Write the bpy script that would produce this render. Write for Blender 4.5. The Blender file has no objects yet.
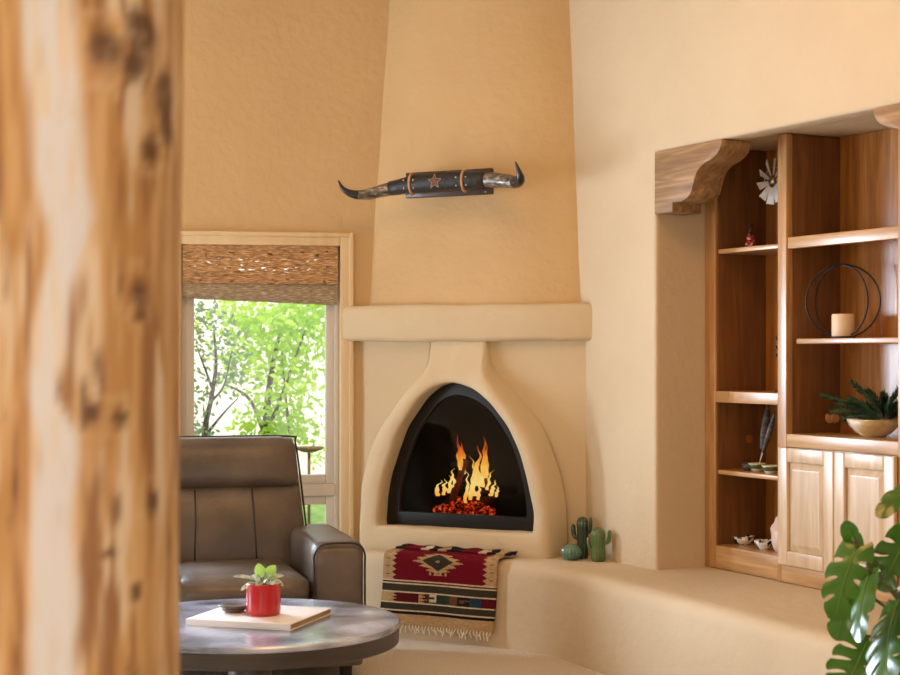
import bpy, bmesh, math, random
from mathutils import Vector, Matrix, noise
random.seed(7)
R = math.radians
sc = bpy.context.scene
COL = sc.collection
F_PX, CX, HY, CAMZ = 1600.0, 450.0, 355.0, 1.35

# ------------------------------------------------------------------ colours and materials
def lin(c):
    return tuple(((v/255)/12.92 if v/255 <= .04045 else (((v/255)+.055)/1.055)**2.4) for v in c) + (1.0,)

def mat(name, c1, c2=None, scale=5.0, stretch=(1, 1, 1), rough=.6, bump=0.0, bscale=None, metal=0.0, coat=0.0,
        detail=5.0, lo=.35, hi=.65, spec=.5, c3=None, distort=0.0):
    m = bpy.data.materials.new(name); m.use_nodes = True
    nt = m.node_tree; N = nt.nodes; L = nt.links
    p = N['Principled BSDF']
    p.inputs['Roughness'].default_value = rough
    p.inputs['Metallic'].default_value = metal
    p.inputs['Coat Weight'].default_value = coat
    p.inputs['Coat Roughness'].default_value = .36 if coat > .6 else .15
    p.inputs['Specular IOR Level'].default_value = spec
    p.inputs['Base Color'].default_value = lin(c1)
    if c2 is not None or bump:
        tc = N.new('ShaderNodeTexCoord'); mp = N.new('ShaderNodeMapping')
        mp.inputs['Scale'].default_value = stretch
        L.new(tc.outputs['Object'], mp.inputs['Vector'])
    if c2 is not None:
        n = N.new('ShaderNodeTexNoise'); n.inputs['Scale'].default_value = scale; n.inputs['Detail'].default_value = detail
        n.inputs['Distortion'].default_value = distort
        L.new(mp.outputs[0], n.inputs['Vector'])
        r = N.new('ShaderNodeValToRGB'); e = r.color_ramp.elements
        e[0].position = lo; e[0].color = lin(c1); e[1].position = hi; e[1].color = lin(c2)
        if c3 is not None:
            x = e.new((lo+hi)/2); x.color = lin(c3)
        L.new(n.outputs[0], r.inputs[0]); L.new(r.outputs[0], p.inputs['Base Color'])
    if bump:
        n2 = N.new('ShaderNodeTexNoise'); n2.inputs['Scale'].default_value = bscale or scale*4; n2.inputs['Detail'].default_value = 6
        L.new(mp.outputs[0], n2.inputs['Vector'])
        b = N.new('ShaderNodeBump'); b.inputs['Strength'].default_value = bump; b.inputs['Distance'].default_value = .02
        L.new(n2.outputs[0], b.inputs['Height']); L.new(b.outputs[0], p.inputs['Normal'])
    return m

def plaster(name, c1, c2):
    return mat(name, c1, c2, scale=2.2, rough=.85, bump=.25, bscale=22, lo=.3, hi=.7, spec=.25)

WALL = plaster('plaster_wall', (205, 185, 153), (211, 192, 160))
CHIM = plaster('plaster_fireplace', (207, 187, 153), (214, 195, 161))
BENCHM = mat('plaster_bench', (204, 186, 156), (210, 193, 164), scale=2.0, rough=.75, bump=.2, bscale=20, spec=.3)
WALL_WARMLIT = plaster('plaster_wall_warmlit', (204, 173, 128), (210, 180, 135))  # window wall plaster with the warm room light put into its colour
CHIM_WARMLIT = plaster('plaster_chimney_warmlit', (206, 175, 129), (213, 183, 137))  # same plaster as the fireplace, orange ambient light painted into the tone
CEIL = mat('plaster_ceiling', (206, 186, 156), rough=.9)
CARPET = mat('carpet', (244, 232, 216), (228, 212, 192), scale=120, rough=1, bump=.9, bscale=160, spec=.1)
def wood(name, a, b, c, axis='z', rough=.3, coat=.3, s=1.0):
    st = {'z': (14*s, 14*s, 1.1*s), 'x': (1.1*s, 14*s, 14*s), 'y': (14*s, 1.1*s, 14*s)}[axis]
    return mat(name, a, b, scale=2.4, stretch=st, rough=rough, coat=coat, detail=7, lo=.3, hi=.72, c3=c, bump=.04, bscale=5, distort=.6)
OAKV = wood('cabinet_wood_vertical', (128, 74, 30), (178, 116, 54), (152, 92, 40))
OAKB = wood('cabinet_back_wood', (146, 92, 38), (190, 132, 66), (168, 110, 50))
OAKH = wood('cabinet_wood_horizontal', (168, 122, 72), (208, 168, 118), (190, 146, 92), 'x', rough=.3, coat=.8)
OAKF = wood('cabinet_face_wood', (164, 116, 66), (200, 156, 102), (184, 138, 84), rough=.3, coat=.8)
DOORW = wood('door_wood', (190, 160, 124), (224, 204, 176), (208, 182, 148), rough=.3, coat=.8, s=.7)
DARKIN = wood('cabinet_inner_wood', (102, 64, 32), (136, 90, 46), (118, 76, 38), rough=.4, coat=.1)
CORBW = wood('corbel_wood', (122, 92, 60), (184, 148, 106), (150, 116, 78), 'x', rough=.6, coat=0)
BLACK = mat('black_metal', (14, 14, 15), rough=.45)
SOOT = mat('firebox_black', (26, 24, 23), (46, 43, 41), scale=6, rough=.95, spec=.1)
VINYL = mat('window_vinyl', (208, 203, 192), rough=.4)
TRIMW = mat('window_casing', (216, 192, 150), (224, 200, 158), scale=3, rough=.55, stretch=(8, 8, 1))
LEATH = mat('brown_leather', (84, 75, 68), (108, 96, 86), scale=5, rough=.36, bump=.12, bscale=60, spec=.5)
LEATHD = mat('leather_piping', (38, 31, 28), rough=.5)
STEEL = mat('brushed_steel', (200, 200, 205), rough=.3, metal=1.0)
WHITEP = mat('cream_wax', (236, 214, 178), rough=.5)
RED = mat('red_glaze', (186, 14, 22), rough=.18, coat=.5)
SOIL = mat('potting_soil', (46, 34, 26), rough=1, bump=.6, bscale=80)

def glass_mat(name, tint=(1, 1, 1), ior=1.45, rough=0.0, boost=1.0):
    m = bpy.data.materials.new(name); m.use_nodes = True
    nt = m.node_tree; N = nt.nodes; L = nt.links; N.remove(N['Principled BSDF'])
    out = N['Material Output']
    t = N.new('ShaderNodeBsdfTransparent'); t.inputs[0].default_value = (*tint, 1)
    g = N.new('ShaderNodeBsdfGlossy'); g.inputs['Roughness'].default_value = rough
    f = N.new('ShaderNodeFresnel'); ge = N.new('ShaderNodeNewGeometry'); mr = N.new('ShaderNodeMapRange'); mr.inputs[3].default_value = ior; mr.inputs[4].default_value = 1/ior
    L.new(ge.outputs['Backfacing'], mr.inputs[0]); L.new(mr.outputs[0], f.inputs[0])     # thin pane: same reflectance on both faces
    x = N.new('ShaderNodeMixShader')
    L.new(f.outputs[0], x.inputs[0]); L.new(t.outputs[0], x.inputs[1]); L.new(g.outputs[0], x.inputs[2]); L.new(x.outputs[0], out.inputs[0])
    return m
PANE = glass_mat('window_glass')
SMOKED = glass_mat('fire_door_glass', (.75, .75, .75), ior=1.30)

def leaf_mat(name, c1, c2, trans=.4, rough=.45, scale=6, spec=.5):
    m = mat(name, c1, c2, scale=scale, rough=rough, spec=spec)
    nt = m.node_tree; N = nt.nodes; L = nt.links
    p = N['Principled BSDF']; out = N['Material Output']
    t = N.new('ShaderNodeBsdfTranslucent'); t.inputs[0].default_value = lin(c2)
    x = N.new('ShaderNodeMixShader'); x.inputs[0].default_value = trans
    L.new(p.outputs[0], x.inputs[1]); L.new(t.outputs[0], x.inputs[2]); L.new(x.outputs[0], out.inputs[0])
    return m

def emit_mat(name, stops, axis_lo, axis_hi, strength, nscale=12, nmix=.35, trans=False):
    m = bpy.data.materials.new(name); m.use_nodes = True
    nt = m.node_tree; N = nt.nodes; L = nt.links; N.remove(N['Principled BSDF'])
    out = N['Material Output']; tc = N.new('ShaderNodeTexCoord'); sp = N.new('ShaderNodeSeparateXYZ')
    L.new(tc.outputs['Object'], sp.inputs[0])
    mr = N.new('ShaderNodeMapRange'); mr.inputs[1].default_value = axis_lo; mr.inputs[2].default_value = axis_hi
    L.new(sp.outputs[2], mr.inputs[0])
    n = N.new('ShaderNodeTexNoise'); n.inputs['Scale'].default_value = nscale; L.new(tc.outputs['Object'], n.inputs['Vector'])
    ad = N.new('ShaderNodeMath'); ad.operation = 'MULTIPLY_ADD'; ad.inputs[1].default_value = nmix; ad.inputs[2].default_value = -nmix/2
    L.new(n.outputs[0], ad.inputs[0])
    a2 = N.new('ShaderNodeMath'); a2.operation = 'ADD'; L.new(ad.outputs[0], a2.inputs[0]); L.new(mr.outputs[0], a2.inputs[1])
    r = N.new('ShaderNodeValToRGB'); e = r.color_ramp.elements
    e[0].position, e[0].color = stops[0][0], lin(stops[0][1]); e[1].position, e[1].color = stops[-1][0], lin(stops[-1][1])
    for pos, c in stops[1:-1]:
        x = e.new(pos); x.color = lin(c)
    L.new(a2.outputs[0], r.inputs[0])
    em = N.new('ShaderNodeEmission'); em.inputs[1].default_value = strength; L.new(r.outputs[0], em.inputs[0])
    if trans:
        t = N.new('ShaderNodeBsdfTransparent'); x = N.new('ShaderNodeMixShader')
        m2 = N.new('ShaderNodeMapRange'); m2.inputs[1].default_value = .3; m2.inputs[2].default_value = 1.0; m2.inputs[3].default_value = .95; m2.inputs[4].default_value = .25
        L.new(a2.outputs[0], m2.inputs[0])
        L.new(m2.outputs[0], x.inputs[0]); L.new(t.outputs[0], x.inputs[1]); L.new(em.outputs[0], x.inputs[2]); L.new(x.outputs[0], out.inputs[0])
    else:
        L.new(em.outputs[0], out.inputs[0])
    return m

# ------------------------------------------------------------------ mesh helpers
def BM(): return bmesh.new()

def box(bm, x0, x1, y0, y1, z0, z1, mtx=None):
    vs = [Vector(p) for p in ((x0, y0, z0), (x1, y0, z0), (x1, y1, z0), (x0, y1, z0), (x0, y0, z1), (x1, y0, z1), (x1, y1, z1), (x0, y1, z1))]
    if mtx: vs = [mtx @ v for v in vs]
    v = [bm.verts.new(p) for p in vs]
    for f in ((0, 3, 2, 1), (4, 5, 6, 7), (0, 1, 5, 4), (1, 2, 6, 5), (2, 3, 7, 6), (3, 0, 4, 7)):
        bm.faces.new([v[i] for i in f])
    return bm

def loft(bm, rings, closed=True, cap=True, mi=0):
    rows = [[bm.verts.new(p) for p in r] for r in rings]
    n = len(rows[0])
    for a, b in zip(rows, rows[1:]):
        for i in range(n if closed else n-1):
            j = (i+1) % n
            f = bm.faces.new((a[i], a[j], b[j], b[i])); f.material_index = mi
    if cap and closed:
        bm.faces.new(list(reversed(rows[0]))); bm.faces.new(rows[-1])
    return rows

def lathe(bm, prof, c=(0, 0, 0), seg=32, fn=None):
    rings = []
    for r, z in prof:
        ring = []
        for i in range(seg):
            a = 2*math.pi*i/seg
            k = fn(a, r, z) if fn else 1.0
            ring.append(Vector((c[0]+r*k*math.cos(a), c[1]+r*k*math.sin(a), c[2]+z)))
        rings.append(ring)
    return loft(bm, rings)

def tube(bm, pts, rad, seg=8, cap=True):
    pts = [Vector(p) for p in pts]
    if not isinstance(rad, (list, tuple)): rad = [rad]*len(pts)
    rings = []; up = None
    for i, p in enumerate(pts):
        d = (pts[min(i+1, len(pts)-1)]-pts[max(i-1, 0)]).normalized()
        if up is None:
            up = Vector((0, 0, 1)) if abs(d.z) < .9 else Vector((1, 0, 0))
        s = d.cross(up)
        if s.length < 1e-4: s = d.cross(Vector((0, 1, 0)))
        s.normalize(); up = s.cross(d).normalized()
        rings.append([p+(s*math.cos(2*math.pi*k/seg)+up*math.sin(2*math.pi*k/seg))*rad[i] for k in range(seg)])
    return loft(bm, rings, True, cap)

def torus(bm, mtx, Rr, r, seg=48, rs=8):
    rings = []
    for i in range(seg):
        a = 2*math.pi*i/seg
        rings.append([mtx @ Vector(((Rr+r*math.cos(2*math.pi*k/rs))*math.cos(a), r*math.sin(2*math.pi*k/rs), (Rr+r*math.cos(2*math.pi*k/rs))*math.sin(a))) for k in range(rs)])
    rings.append(rings[0])
    loft(bm, rings, True, False); bmesh.ops.remove_doubles(bm, verts=bm.verts, dist=1e-6)

def prism(bm, poly, y0, y1):
    a = [bm.verts.new((x, y0, z)) for x, z in poly]; b = [bm.verts.new((x, y1, z)) for x, z in poly]
    n = len(poly)
    bm.faces.new(a); bm.faces.new(list(reversed(b)))
    for i in range(n):
        bm.faces.new((a[i], b[i], b[(i+1) % n], a[(i+1) % n]))

def bez(pts, n=20):
    """Catmull-Rom through points"""
    P = [Vector(p) for p in pts]; P = [P[0]*2-P[1]]+P+[P[-1]*2-P[-2]]
    out = []
    m = len(P)-3
    for s in range(m):
        for k in range(n):
            t = k/n; a, b, c, d = P[s:s+4]
            out.append(.5*((2*b)+(c-a)*t+(2*a-5*b+4*c-d)*t*t+(3*b-a-3*c+d)*t**3))
    out.append(P[-2]); return out

def obj(name, bm, m, parent=None, smooth=False, bevel=0, seg=3, sub=0, angle=40, loc=None, rot=None):
    bmesh.ops.recalc_face_normals(bm, faces=bm.faces)
    me = bpy.data.meshes.new(name); bm.to_mesh(me); bm.free()
    for k in (m if isinstance(m, (list, tuple)) else [m]): me.materials.append(k)
    if smooth:
        for p in me.polygons: p.use_smooth = True
    o = bpy.data.objects.new(name, me); COL.objects.link(o)
    if parent: o.parent = parent
    if loc is not None: o.location = loc
    if rot is not None: o.rotation_euler = (0, 0, rot)
    if bevel:
        b = o.modifiers.new('bevel', 'BEVEL'); b.width = bevel; b.segments = seg; b.limit_method = 'ANGLE'; b.angle_limit = R(angle); b.harden_normals = False
        for p in me.polygons: p.use_smooth = True
    if sub:
        s = o.modifiers.new('sub', 'SUBSURF'); s.levels = sub; s.render_levels = sub
    if smooth and not sub and not bevel:
        pass
    return o

def sharp(o, ang=40):
    me = o.data
    try: me.set_sharp_from_angle(angle=R(ang))
    except Exception: pass
    return o

def tag(o, label, cat, group=None, kind=None):
    o['label'] = label; o['category'] = cat
    if group: o['group'] = group
    if kind: o['kind'] = kind
    return o
def thing(name, label, cat, loc, rot=0, group=None):
    o = bpy.data.objects.new(name, None); COL.objects.link(o); o.empty_display_size = .1
    o.location = loc; o.rotation_euler = (0, 0, rot)
    return tag(o, label, cat, group)
def struct(o): o['kind'] = 'structure'; return o

# ------------------------------------------------------------------ frames (x right, y away, z up)
FO = Vector((.041, 7.76, 0)); FA = math.atan2(-.449, .893)     # fireplace front
RO = Vector((.906, 7.07, 0)); RA = math.atan2(-.8925, .4512)   # right wall, at the niche's left edge
KO = Vector((.34, 8.19, 0)); LA = math.atan2(.1733, .9849)     # window wall, at the corner
def W(O, A, x, y, z=0.0):
    return Vector((O.x+x*math.cos(A)-y*math.sin(A), O.y+x*math.sin(A)+y*math.cos(A), z))
def LOC(O, A, p):
    d = Vector(p)-O; return Vector((d.x*math.cos(A)+d.y*math.sin(A), -d.x*math.sin(A)+d.y*math.cos(A), d.z))
def at(O, A, px, py, y):
    """the point of the frame's plane y = const that lies on a sight line of the photograph, in frame coordinates"""
    k = (px-CX)/F_PX; o = W(O, A, 0, y); c, s = math.cos(A), math.sin(A)
    x = (k*o.y-o.x)/(c-k*s); Y = o.y+x*s
    return Vector((x, y, CAMZ+(HY-py)*Y/F_PX))
def P(px, py, Y): return Vector(((px-CX)/F_PX*Y, Y, CAMZ+(HY-py)*Y/F_PX))

H = 3.7      # ceiling height
BH = .40     # bench height

def holed_wall(bm, xs, zs, holes, y1, side_holes=True):
    V = {}
    def v(i, j, y):
        k = (i, j, y)
        if k not in V: V[k] = bm.verts.new((xs[i], y, zs[j]))
        return V[k]
    nx, nz = len(xs)-1, len(zs)-1
    for i in range(nx):
        for j in range(nz):
            if (i, j) in holes: continue
            bm.faces.new((v(i, j, 0), v(i+1, j, 0), v(i+1, j+1, 0), v(i, j+1, 0)))
            bm.faces.new((v(i, j+1, y1), v(i+1, j+1, y1), v(i+1, j, y1), v(i, j, y1)))
            for (di, dj, a, b) in ((-1, 0, (i, j), (i, j+1)), (1, 0, (i+1, j), (i+1, j+1)), (0, -1, (i, j), (i+1, j)), (0, 1, (i, j+1), (i+1, j+1))):
                q = (i+di, j+dj)
                if q in holes or not (0 <= q[0] < nx and 0 <= q[1] < nz):
                    bm.faces.new((v(*a, 0), v(*b, 0), v(*b, y1), v(*a, y1)))

# ------------------------------------------------------------------ room shell
NW, NT = 1.9, 2.247                       # niche width and top
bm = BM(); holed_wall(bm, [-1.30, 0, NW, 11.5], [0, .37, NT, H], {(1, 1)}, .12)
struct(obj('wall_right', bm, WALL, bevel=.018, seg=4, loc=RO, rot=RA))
NT2 = 2.276
bm = BM(); box(bm, -.12, .0006, .022, .60, .3, NT2); struct(obj('wall_niche_left', bm, WALL, loc=RO, rot=RA))
bm = BM(); box(bm, NW-.0006, NW+.12, .022, .60, .3, NT2); struct(obj('wall_niche_right', bm, WALL, loc=RO, rot=RA))
bm = BM(); box(bm, -.1, NW+.1, .12, .62, NT2, NT2+.1); struct(obj('ceiling_niche', bm, WALL, loc=RO, rot=RA))
bm = BM(); box(bm, -.1, NW+.1, .585, .70, .3, NT+.12); struct(obj('wall_niche_back', bm, WALL, loc=RO, rot=RA))

wl, wr = at(KO, LA, 181, 245, 0).x, at(KO, LA, 340, 245, 0).x
WT, WB = 1.90, .22
bm = BM(); holed_wall(bm, [-6.0, -3.35, -2.2, wl, wr, .12], [0, WB, 1.0, WT, H], {(1, 2), (3, 1), (3, 2)}, .20)
struct(obj('wall_left', bm, WALL_WARMLIT, bevel=.006, loc=KO, rot=LA))
bm = BM(); box(bm, -7, 8, -4.2, 9.5, -.2, 0); struct(obj('floor', bm, CARPET))
bm = BM(); box(bm, -7, 8, -4.2, 8.6, H, H+.15); struct(obj('ceiling', bm, CEIL))
bm = BM(); holed_wall(bm, [-3.2, 5.1, 6.7, 7.4], [0, .35, 1.85, H], {(1, 1)}, .2); struct(obj('wall_side', bm, WALL, loc=(-5.55, 0, 0), rot=R(90)))  # opening made up to house the side fill light
bm = BM(); holed_wall(bm, [-5.7, -3.6, -.6, 1.0, 4.0, 6.4], [0, .3, 2.6, H], {(1, 1), (3, 1)}, -.2)
struct(obj('wall_rear', bm, WALL, loc=(0, -3.0, 0)))

# window: casing (trim), vinyl frames, panes
def ring_rect(bm, x0, x1, z0, z1, w, y0, y1):
    box(bm, x0, x0+w, y0, y1, z0, z1); box(bm, x1-w, x1, y0, y1, z0, z1)
    box(bm, x0+w, x1-w, y0, y1, z1-w, z1); box(bm, x0+w, x1-w, y0, y1, z0, z0+w)
win = bpy.data.objects.new('window_1', None); COL.objects.link(win); win.location = KO; win.rotation_euler = (0, 0, LA); win['kind'] = 'structure'
bm = BM(); ring_rect(bm, wl-.060, wr+.060, WB-.06, WT+.056, .060, -.022, .0)
obj('casing', bm, TRIMW, win, bevel=.005)
bm = BM(); ring_rect(bm, wl-.066, wr+.066, WB-.066, WT+.062, .022, -.030, -.001)
obj('casing_edge', bm, TRIMW, win, bevel=.004)
bm = BM(); ring_rect(bm, wl, wr, WB, WT, .022, .05, .14); obj('jamb_frame', bm, VINYL, win, bevel=.003)
zm1, zm0 = .700, .640
bm = BM(); box(bm, wl+.02, wr-.02, .045, .14, zm0, zm1); obj('meeting_rail', bm, VINYL, win, bevel=.004)
for z0, z1 in ((zm1, WT-.02), (WB+.02, zm0)):
    bm = BM(); ring_rect(bm, wl+.02, wr-.02, z0, z1, .045, .06, .12)
    s = obj('sash', bm, VINYL, win, bevel=.004)
    bm = BM(); box(bm, wl+.064, wr-.064, .086, .092, z0+.044, z1-.044); obj('pane', bm, PANE, s)

w2l, w2r, w2b = -3.35, -2.2, 1.0
win2 = bpy.data.objects.new('window_2', None); COL.objects.link(win2); win2.location = KO; win2.rotation_euler = (0, 0, LA); win2['kind'] = 'structure'
bm = BM(); ring_rect(bm, w2l-.060, w2r+.060, w2b-.06, WT+.056, .060, -.022, .0); obj('casing', bm, TRIMW, win2, bevel=.005)
bm = BM(); ring_rect(bm, w2l, w2r, w2b, WT, .024, -.012, .05); s2 = obj('sash', bm, VINYL, win2, bevel=.004)
bm = BM(); box(bm, w2l+.022, w2r-.022, .000, .005, w2b+.022, WT-.022); obj('pane', bm, PANE, s2)
# ------------------------------------------------------------------ woven blind
BLINDM = mat('woven_wood_blind', (128, 94, 60), (228, 186, 134), scale=5, stretch=(6, 3, 60), rough=.55, bump=.35, bscale=6, detail=8, lo=.34, hi=.66, c3=(176, 132, 86))
BLINDG = mat('woven_blind_shade', (124, 108, 86), (206, 188, 158), scale=5, stretch=(6, 3, 60), rough=.6, bump=.35, bscale=6, detail=8, lo=.34, hi=.66, c3=(156, 136, 108))
nt0 = BLINDM.node_tree; N0 = nt0.nodes; L0 = nt0.links
tc0 = N0.new('ShaderNodeTexCoord'); mp0 = N0.new('ShaderNodeMapping'); mp0.inputs['Scale'].default_value = (26, 8, 95); L0.new(tc0.outputs['Object'], mp0.inputs[0])
ng = N0.new('ShaderNodeTexNoise'); ng.inputs['Scale'].default_value = 1.0; ng.inputs['Detail'].default_value = 3; L0.new(mp0.outputs[0], ng.inputs['Vector'])
gt = N0.new('ShaderNodeMath'); gt.operation = 'GREATER_THAN'; gt.inputs[1].default_value = .625; L0.new(ng.outputs[0], gt.inputs[0])
tr0 = N0.new('ShaderNodeBsdfTransparent'); mx0 = N0.new('ShaderNodeMixShader')
L0.new(gt.outputs[0], mx0.inputs[0]); L0.new(N0['Principled BSDF'].outputs[0], mx0.inputs[1]); L0.new(tr0.outputs[0], mx0.inputs[2]); L0.new(mx0.outputs[0], N0['Material Output'].inputs[0])
bl = thing('woven_blind', 'brown woven wood blind rolled up at the top of the window', 'blind', W(KO, LA, 0, 0, 0), LA)
def sheet(bm, x0, x1, prof, th=.006, skew=0):
    n = 24
    for side in (0, 1):
        rows = []
        for i in range(n+1):
            x = x0+(x1-x0)*i/n
            rows.append([bm.verts.new((x, y+side*th, z+skew*(1-i/n)*(1 if z < WT-.1 else 0)+.0015*math.sin(i*1.7+k))) for k, (y, z) in enumerate(prof)])
        for a, b in zip(rows, rows[1:]):
            for k in range(len(prof)-1): bm.faces.new((a[k], a[k+1], b[k+1], b[k]))
bm = BM(); sheet(bm, wl+.008, wr-.012, [(-.012, WT-.004), (-.016, WT-.05), (-.018, WT-.10), (-.016, WT-.15), (-.010, WT-.195)]); obj('valance', bm, BLINDM, bl, smooth=True)
bm = BM(); sheet(bm, wl+.008, wr-.015, [(.012, WT-.15), (.004, WT-.20), (-.008, WT-.235), (-.014, WT-.262), (-.004, WT-.290), (.006, WT-.300)], skew=.03)
obj('shade_fold', bm, BLINDG, bl, smooth=True)
bm = BM(); box(bm, wl+.008, wr-.01, .0, .03, WT-.03, WT-.004); obj('head_rail', bm, OAKH, bl, bevel=.003)

# ------------------------------------------------------------------ plaster bench
def bench_path():
    A0 = Vector((-1.25, 8.165)); A1 = Vector((.2126, 7.393)); B0 = Vector((.705, 6.638)); B1 = Vector((2.65, 2.28))
    d1 = (A1-A0).normalized(); C = Vector((.416, 7.285)); d2 = (B1-B0).normalized()
    r = .30; pts = [A0+(C-A0)*(i/14)*((C-A0).length-r)/(C-A0).length for i in range(15)]
    p0 = C-d1*r; p1 = C+d2*r
    for i in range(1, 16):
        t = i/16; pts.append(p0*(1-t)**2+C*2*t*(1-t)+p1*t*t)
    for i in range(0, 25): pts.append(p1+(B1-p1)*i/24)
    return pts
bp = bench_path()
bm = BM(); rings = []
for i, p in enumerate(bp):
    d = (bp[min(i+1, len(bp)-1)]-bp[max(i-1, 0)]).normalized(); n = Vector((-d.y, d.x))
    if n.dot(Vector((0, -1))+Vector((-.6, 0))) < 0: n = -n
    bk_ = .78
    for (O, A, lim) in ((RO, RA, None), (KO, LA, .012), (FO, FA, .12)):
        y0 = LOC(O, A, (p.x, p.y, 0)); y1 = LOC(O, A, (p.x-n.x, p.y-n.y, 0)); dy = y1.y-y0.y
        if dy > .05:
            if lim is None:
                tx = (.02-y0.y)/dy; xh = y0.x+(y1.x-y0.x)*tx
                t_ = (((.57 if xh < NW+.2 else .02) if xh > -.25 else .02)-y0.y)/dy
            else: t_ = (lim-y0.y)/dy
            if t_ > .1: bk_ = min(bk_, t_)
    prof = [(-bk_, BH), (-.09, BH), (-.075, BH), (-.045, BH-.003), (-.02, BH-.014), (-.005, BH-.035), (0, BH-.065), (.004, .2), (.0, .0), (-bk_, .0)]
    w = .006*noise.noise(Vector((p.x*2, p.y*2, 1)))
    rings.append([Vector((p.x+n.x*(o+w), p.y+n.y*(o+w), z)) for o, z in prof])
loft(bm, rings)
tag(obj('plaster_bench', bm, BENCHM, smooth=True), 'low tan plaster bench running under the fireplace and curving along the right wall', 'bench')
sharp(bpy.data.objects['plaster_bench'], 60)

# ------------------------------------------------------------------ kiva fireplace
fp = thing('kiva_fireplace', 'tall tan plaster corner fireplace with arched glass door and shelf mantel', 'fireplace', FO, FA)
def fl(x, y): return LOC(FO, FA, (x, y, 0))
def wob(p, a=.004, s=5):
    return p+Vector((noise.noise(p*s), noise.noise(p*s+Vector((9, 3, 1))), noise.noise(p*s+Vector((2, 7, 5)))))*a
def arc_section(l, r, sag, z, n=40):
    """convex plan curve from point l to r (world) bulging towards the room"""
    L_, R_ = fl(*l), fl(*r); out = []
    for i in range(n+1):
        t = i/n; b = 1-(abs(2*t-1))**2.6
        out.append(Vector((L_.x+(R_.x-L_.x)*t, L_.y+(R_.y-L_.y)*t-sag*b, z)))
    return out
# chimney
bm = BM(); rings = []
zs = [1.52, 1.6]+[1.6+(H-1.6)*k/24 for k in range(1, 25)]
for z in zs:
    t = max(0, (z-1.6)/(3.08-1.6)); tt = t**.9 if t > 0 else 0
    l = (-.425+.112*tt, 8.07+.010*tt); r = (.636-.056*tt, 7.625+.10*tt)
    rings.append([wob(p, .006, 2.5) for p in arc_section(l, r, .095+.02*min(1, t), z)])
rows = [[bm.verts.new(p) for p in q] for q in rings]
for a, b in zip(rows, rows[1:]):
    for i in range(len(a)-1): bm.faces.new((a[i], a[i+1], b[i+1], b[i]))
obj('chimney', bm, CHIM_WARMLIT, fp, smooth=True)
# arch curves in the front plane (x, z)
def pxz(px, py, y=0.0):
    v = at(FO, FA, px, py, y); return (v.x, v.z)
def sym(pts):
    """make a left half outline symmetric"""
    return pts
GL = [pxz(340+a/3.554, 370+b/3.554, -.085 if a > 470 else (-.04 if a > 420 else 0)) for a, b in ((165, 548), (168, 480), (176, 415), (190, 350), (210, 290), (245, 200), (305, 110), (355, 63), (410, 45), (460, 58), (515, 100), (565, 160), (612, 235), (648, 325), (672, 420), (684, 500), (688, 572))]
GL[0] = (GL[0][0], .513); GL[-1] = (GL[-1][0], .513)
def cast(poly, c, n):
    """sample a closed polyline (x,z) by angle around c"""
    out = []
    m = len(poly)
    for i in range(n):
        a = -math.pi/2+2*math.pi*i/n; d = (math.cos(a), math.sin(a)); best = None
        for k in range(m):
            p, q = poly[k], poly[(k+1) % m]
            ex, ez = q[0]-p[0], q[1]-p[1]; det = d[0]*(-ez)+ex*d[1]
            if abs(det) < 1e-9: continue
            rx, rz = p[0]-c[0], p[1]-c[1]
            t = (rx*(-ez)+ex*rz)/det; s = (d[0]*rz-d[1]*rx)/det
            if t > 0 and -1e-6 <= s <= 1+1e-6 and (best is None or t < best): best = t
        out.append((c[0]+d[0]*best, c[1]+d[1]*best))
    return out
CEN = (0.0, .80); NA = 160
gc = [Vector((p[0], p[1], 0)) for p in GL]
gsm = [(v.x, v.y) for v in bez(gc, 6)]
IN = cast(gsm, CEN, NA)
OL = [(-.515, .36), (-.515, .60), (-.492, .76), (-.452, .88), (-.392, 1.00), (-.315, 1.10), (-.235, 1.195), (-.188, 1.245), (-.160, 1.29), (-.150, 1.34), (-.148, 1.46)]
OL = OL+[(-x, z) for x, z in reversed(OL)]
OLs = [(v.x, v.y) for v in bez([Vector((x, z, 0)) for x, z in OL[:11]], 5)]+[(v.x, v.y) for v in bez([Vector((x, z, 0)) for x, z in OL[11:]], 5)]
OUT = cast(OLs, CEN, NA)
def scl(c, k, dx=0):
    return [(CEN[0]+(x-CEN[0])*k, CEN[1]+(z-CEN[1])*k) for x, z in c]
def mixc(a, b, t): return [(p[0]*(1-t)+q[0]*t, p[1]*(1-t)+q[1]*t) for p, q in zip(a, b)]
bm = BM(); rings = []
for c, y in ((IN, .02), (IN, -.02), (IN, -.075), (mixc(IN, OUT, .04), -.088), (mixc(IN, OUT, .13), -.096), (mixc(IN, OUT, .5), -.098), (mixc(IN, OUT, .78), -.094), (mixc(IN, OUT, .92), -.080), (OUT, -.055), (scl(OUT, 1.012), -.02), (scl(OUT, 1.03), .02), (scl(OUT, 1.05), .06)):
    rings.append([wob(Vector((x, (y*(1-.80*max(0, min(1, (z-1.16)/.2))) if y < -.02 else y), z)), .006, 9) for x, z in c])
rows = loft(bm, rings, True, False)
obj('arch_surround', bm, CHIM, fp, smooth=True)
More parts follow.
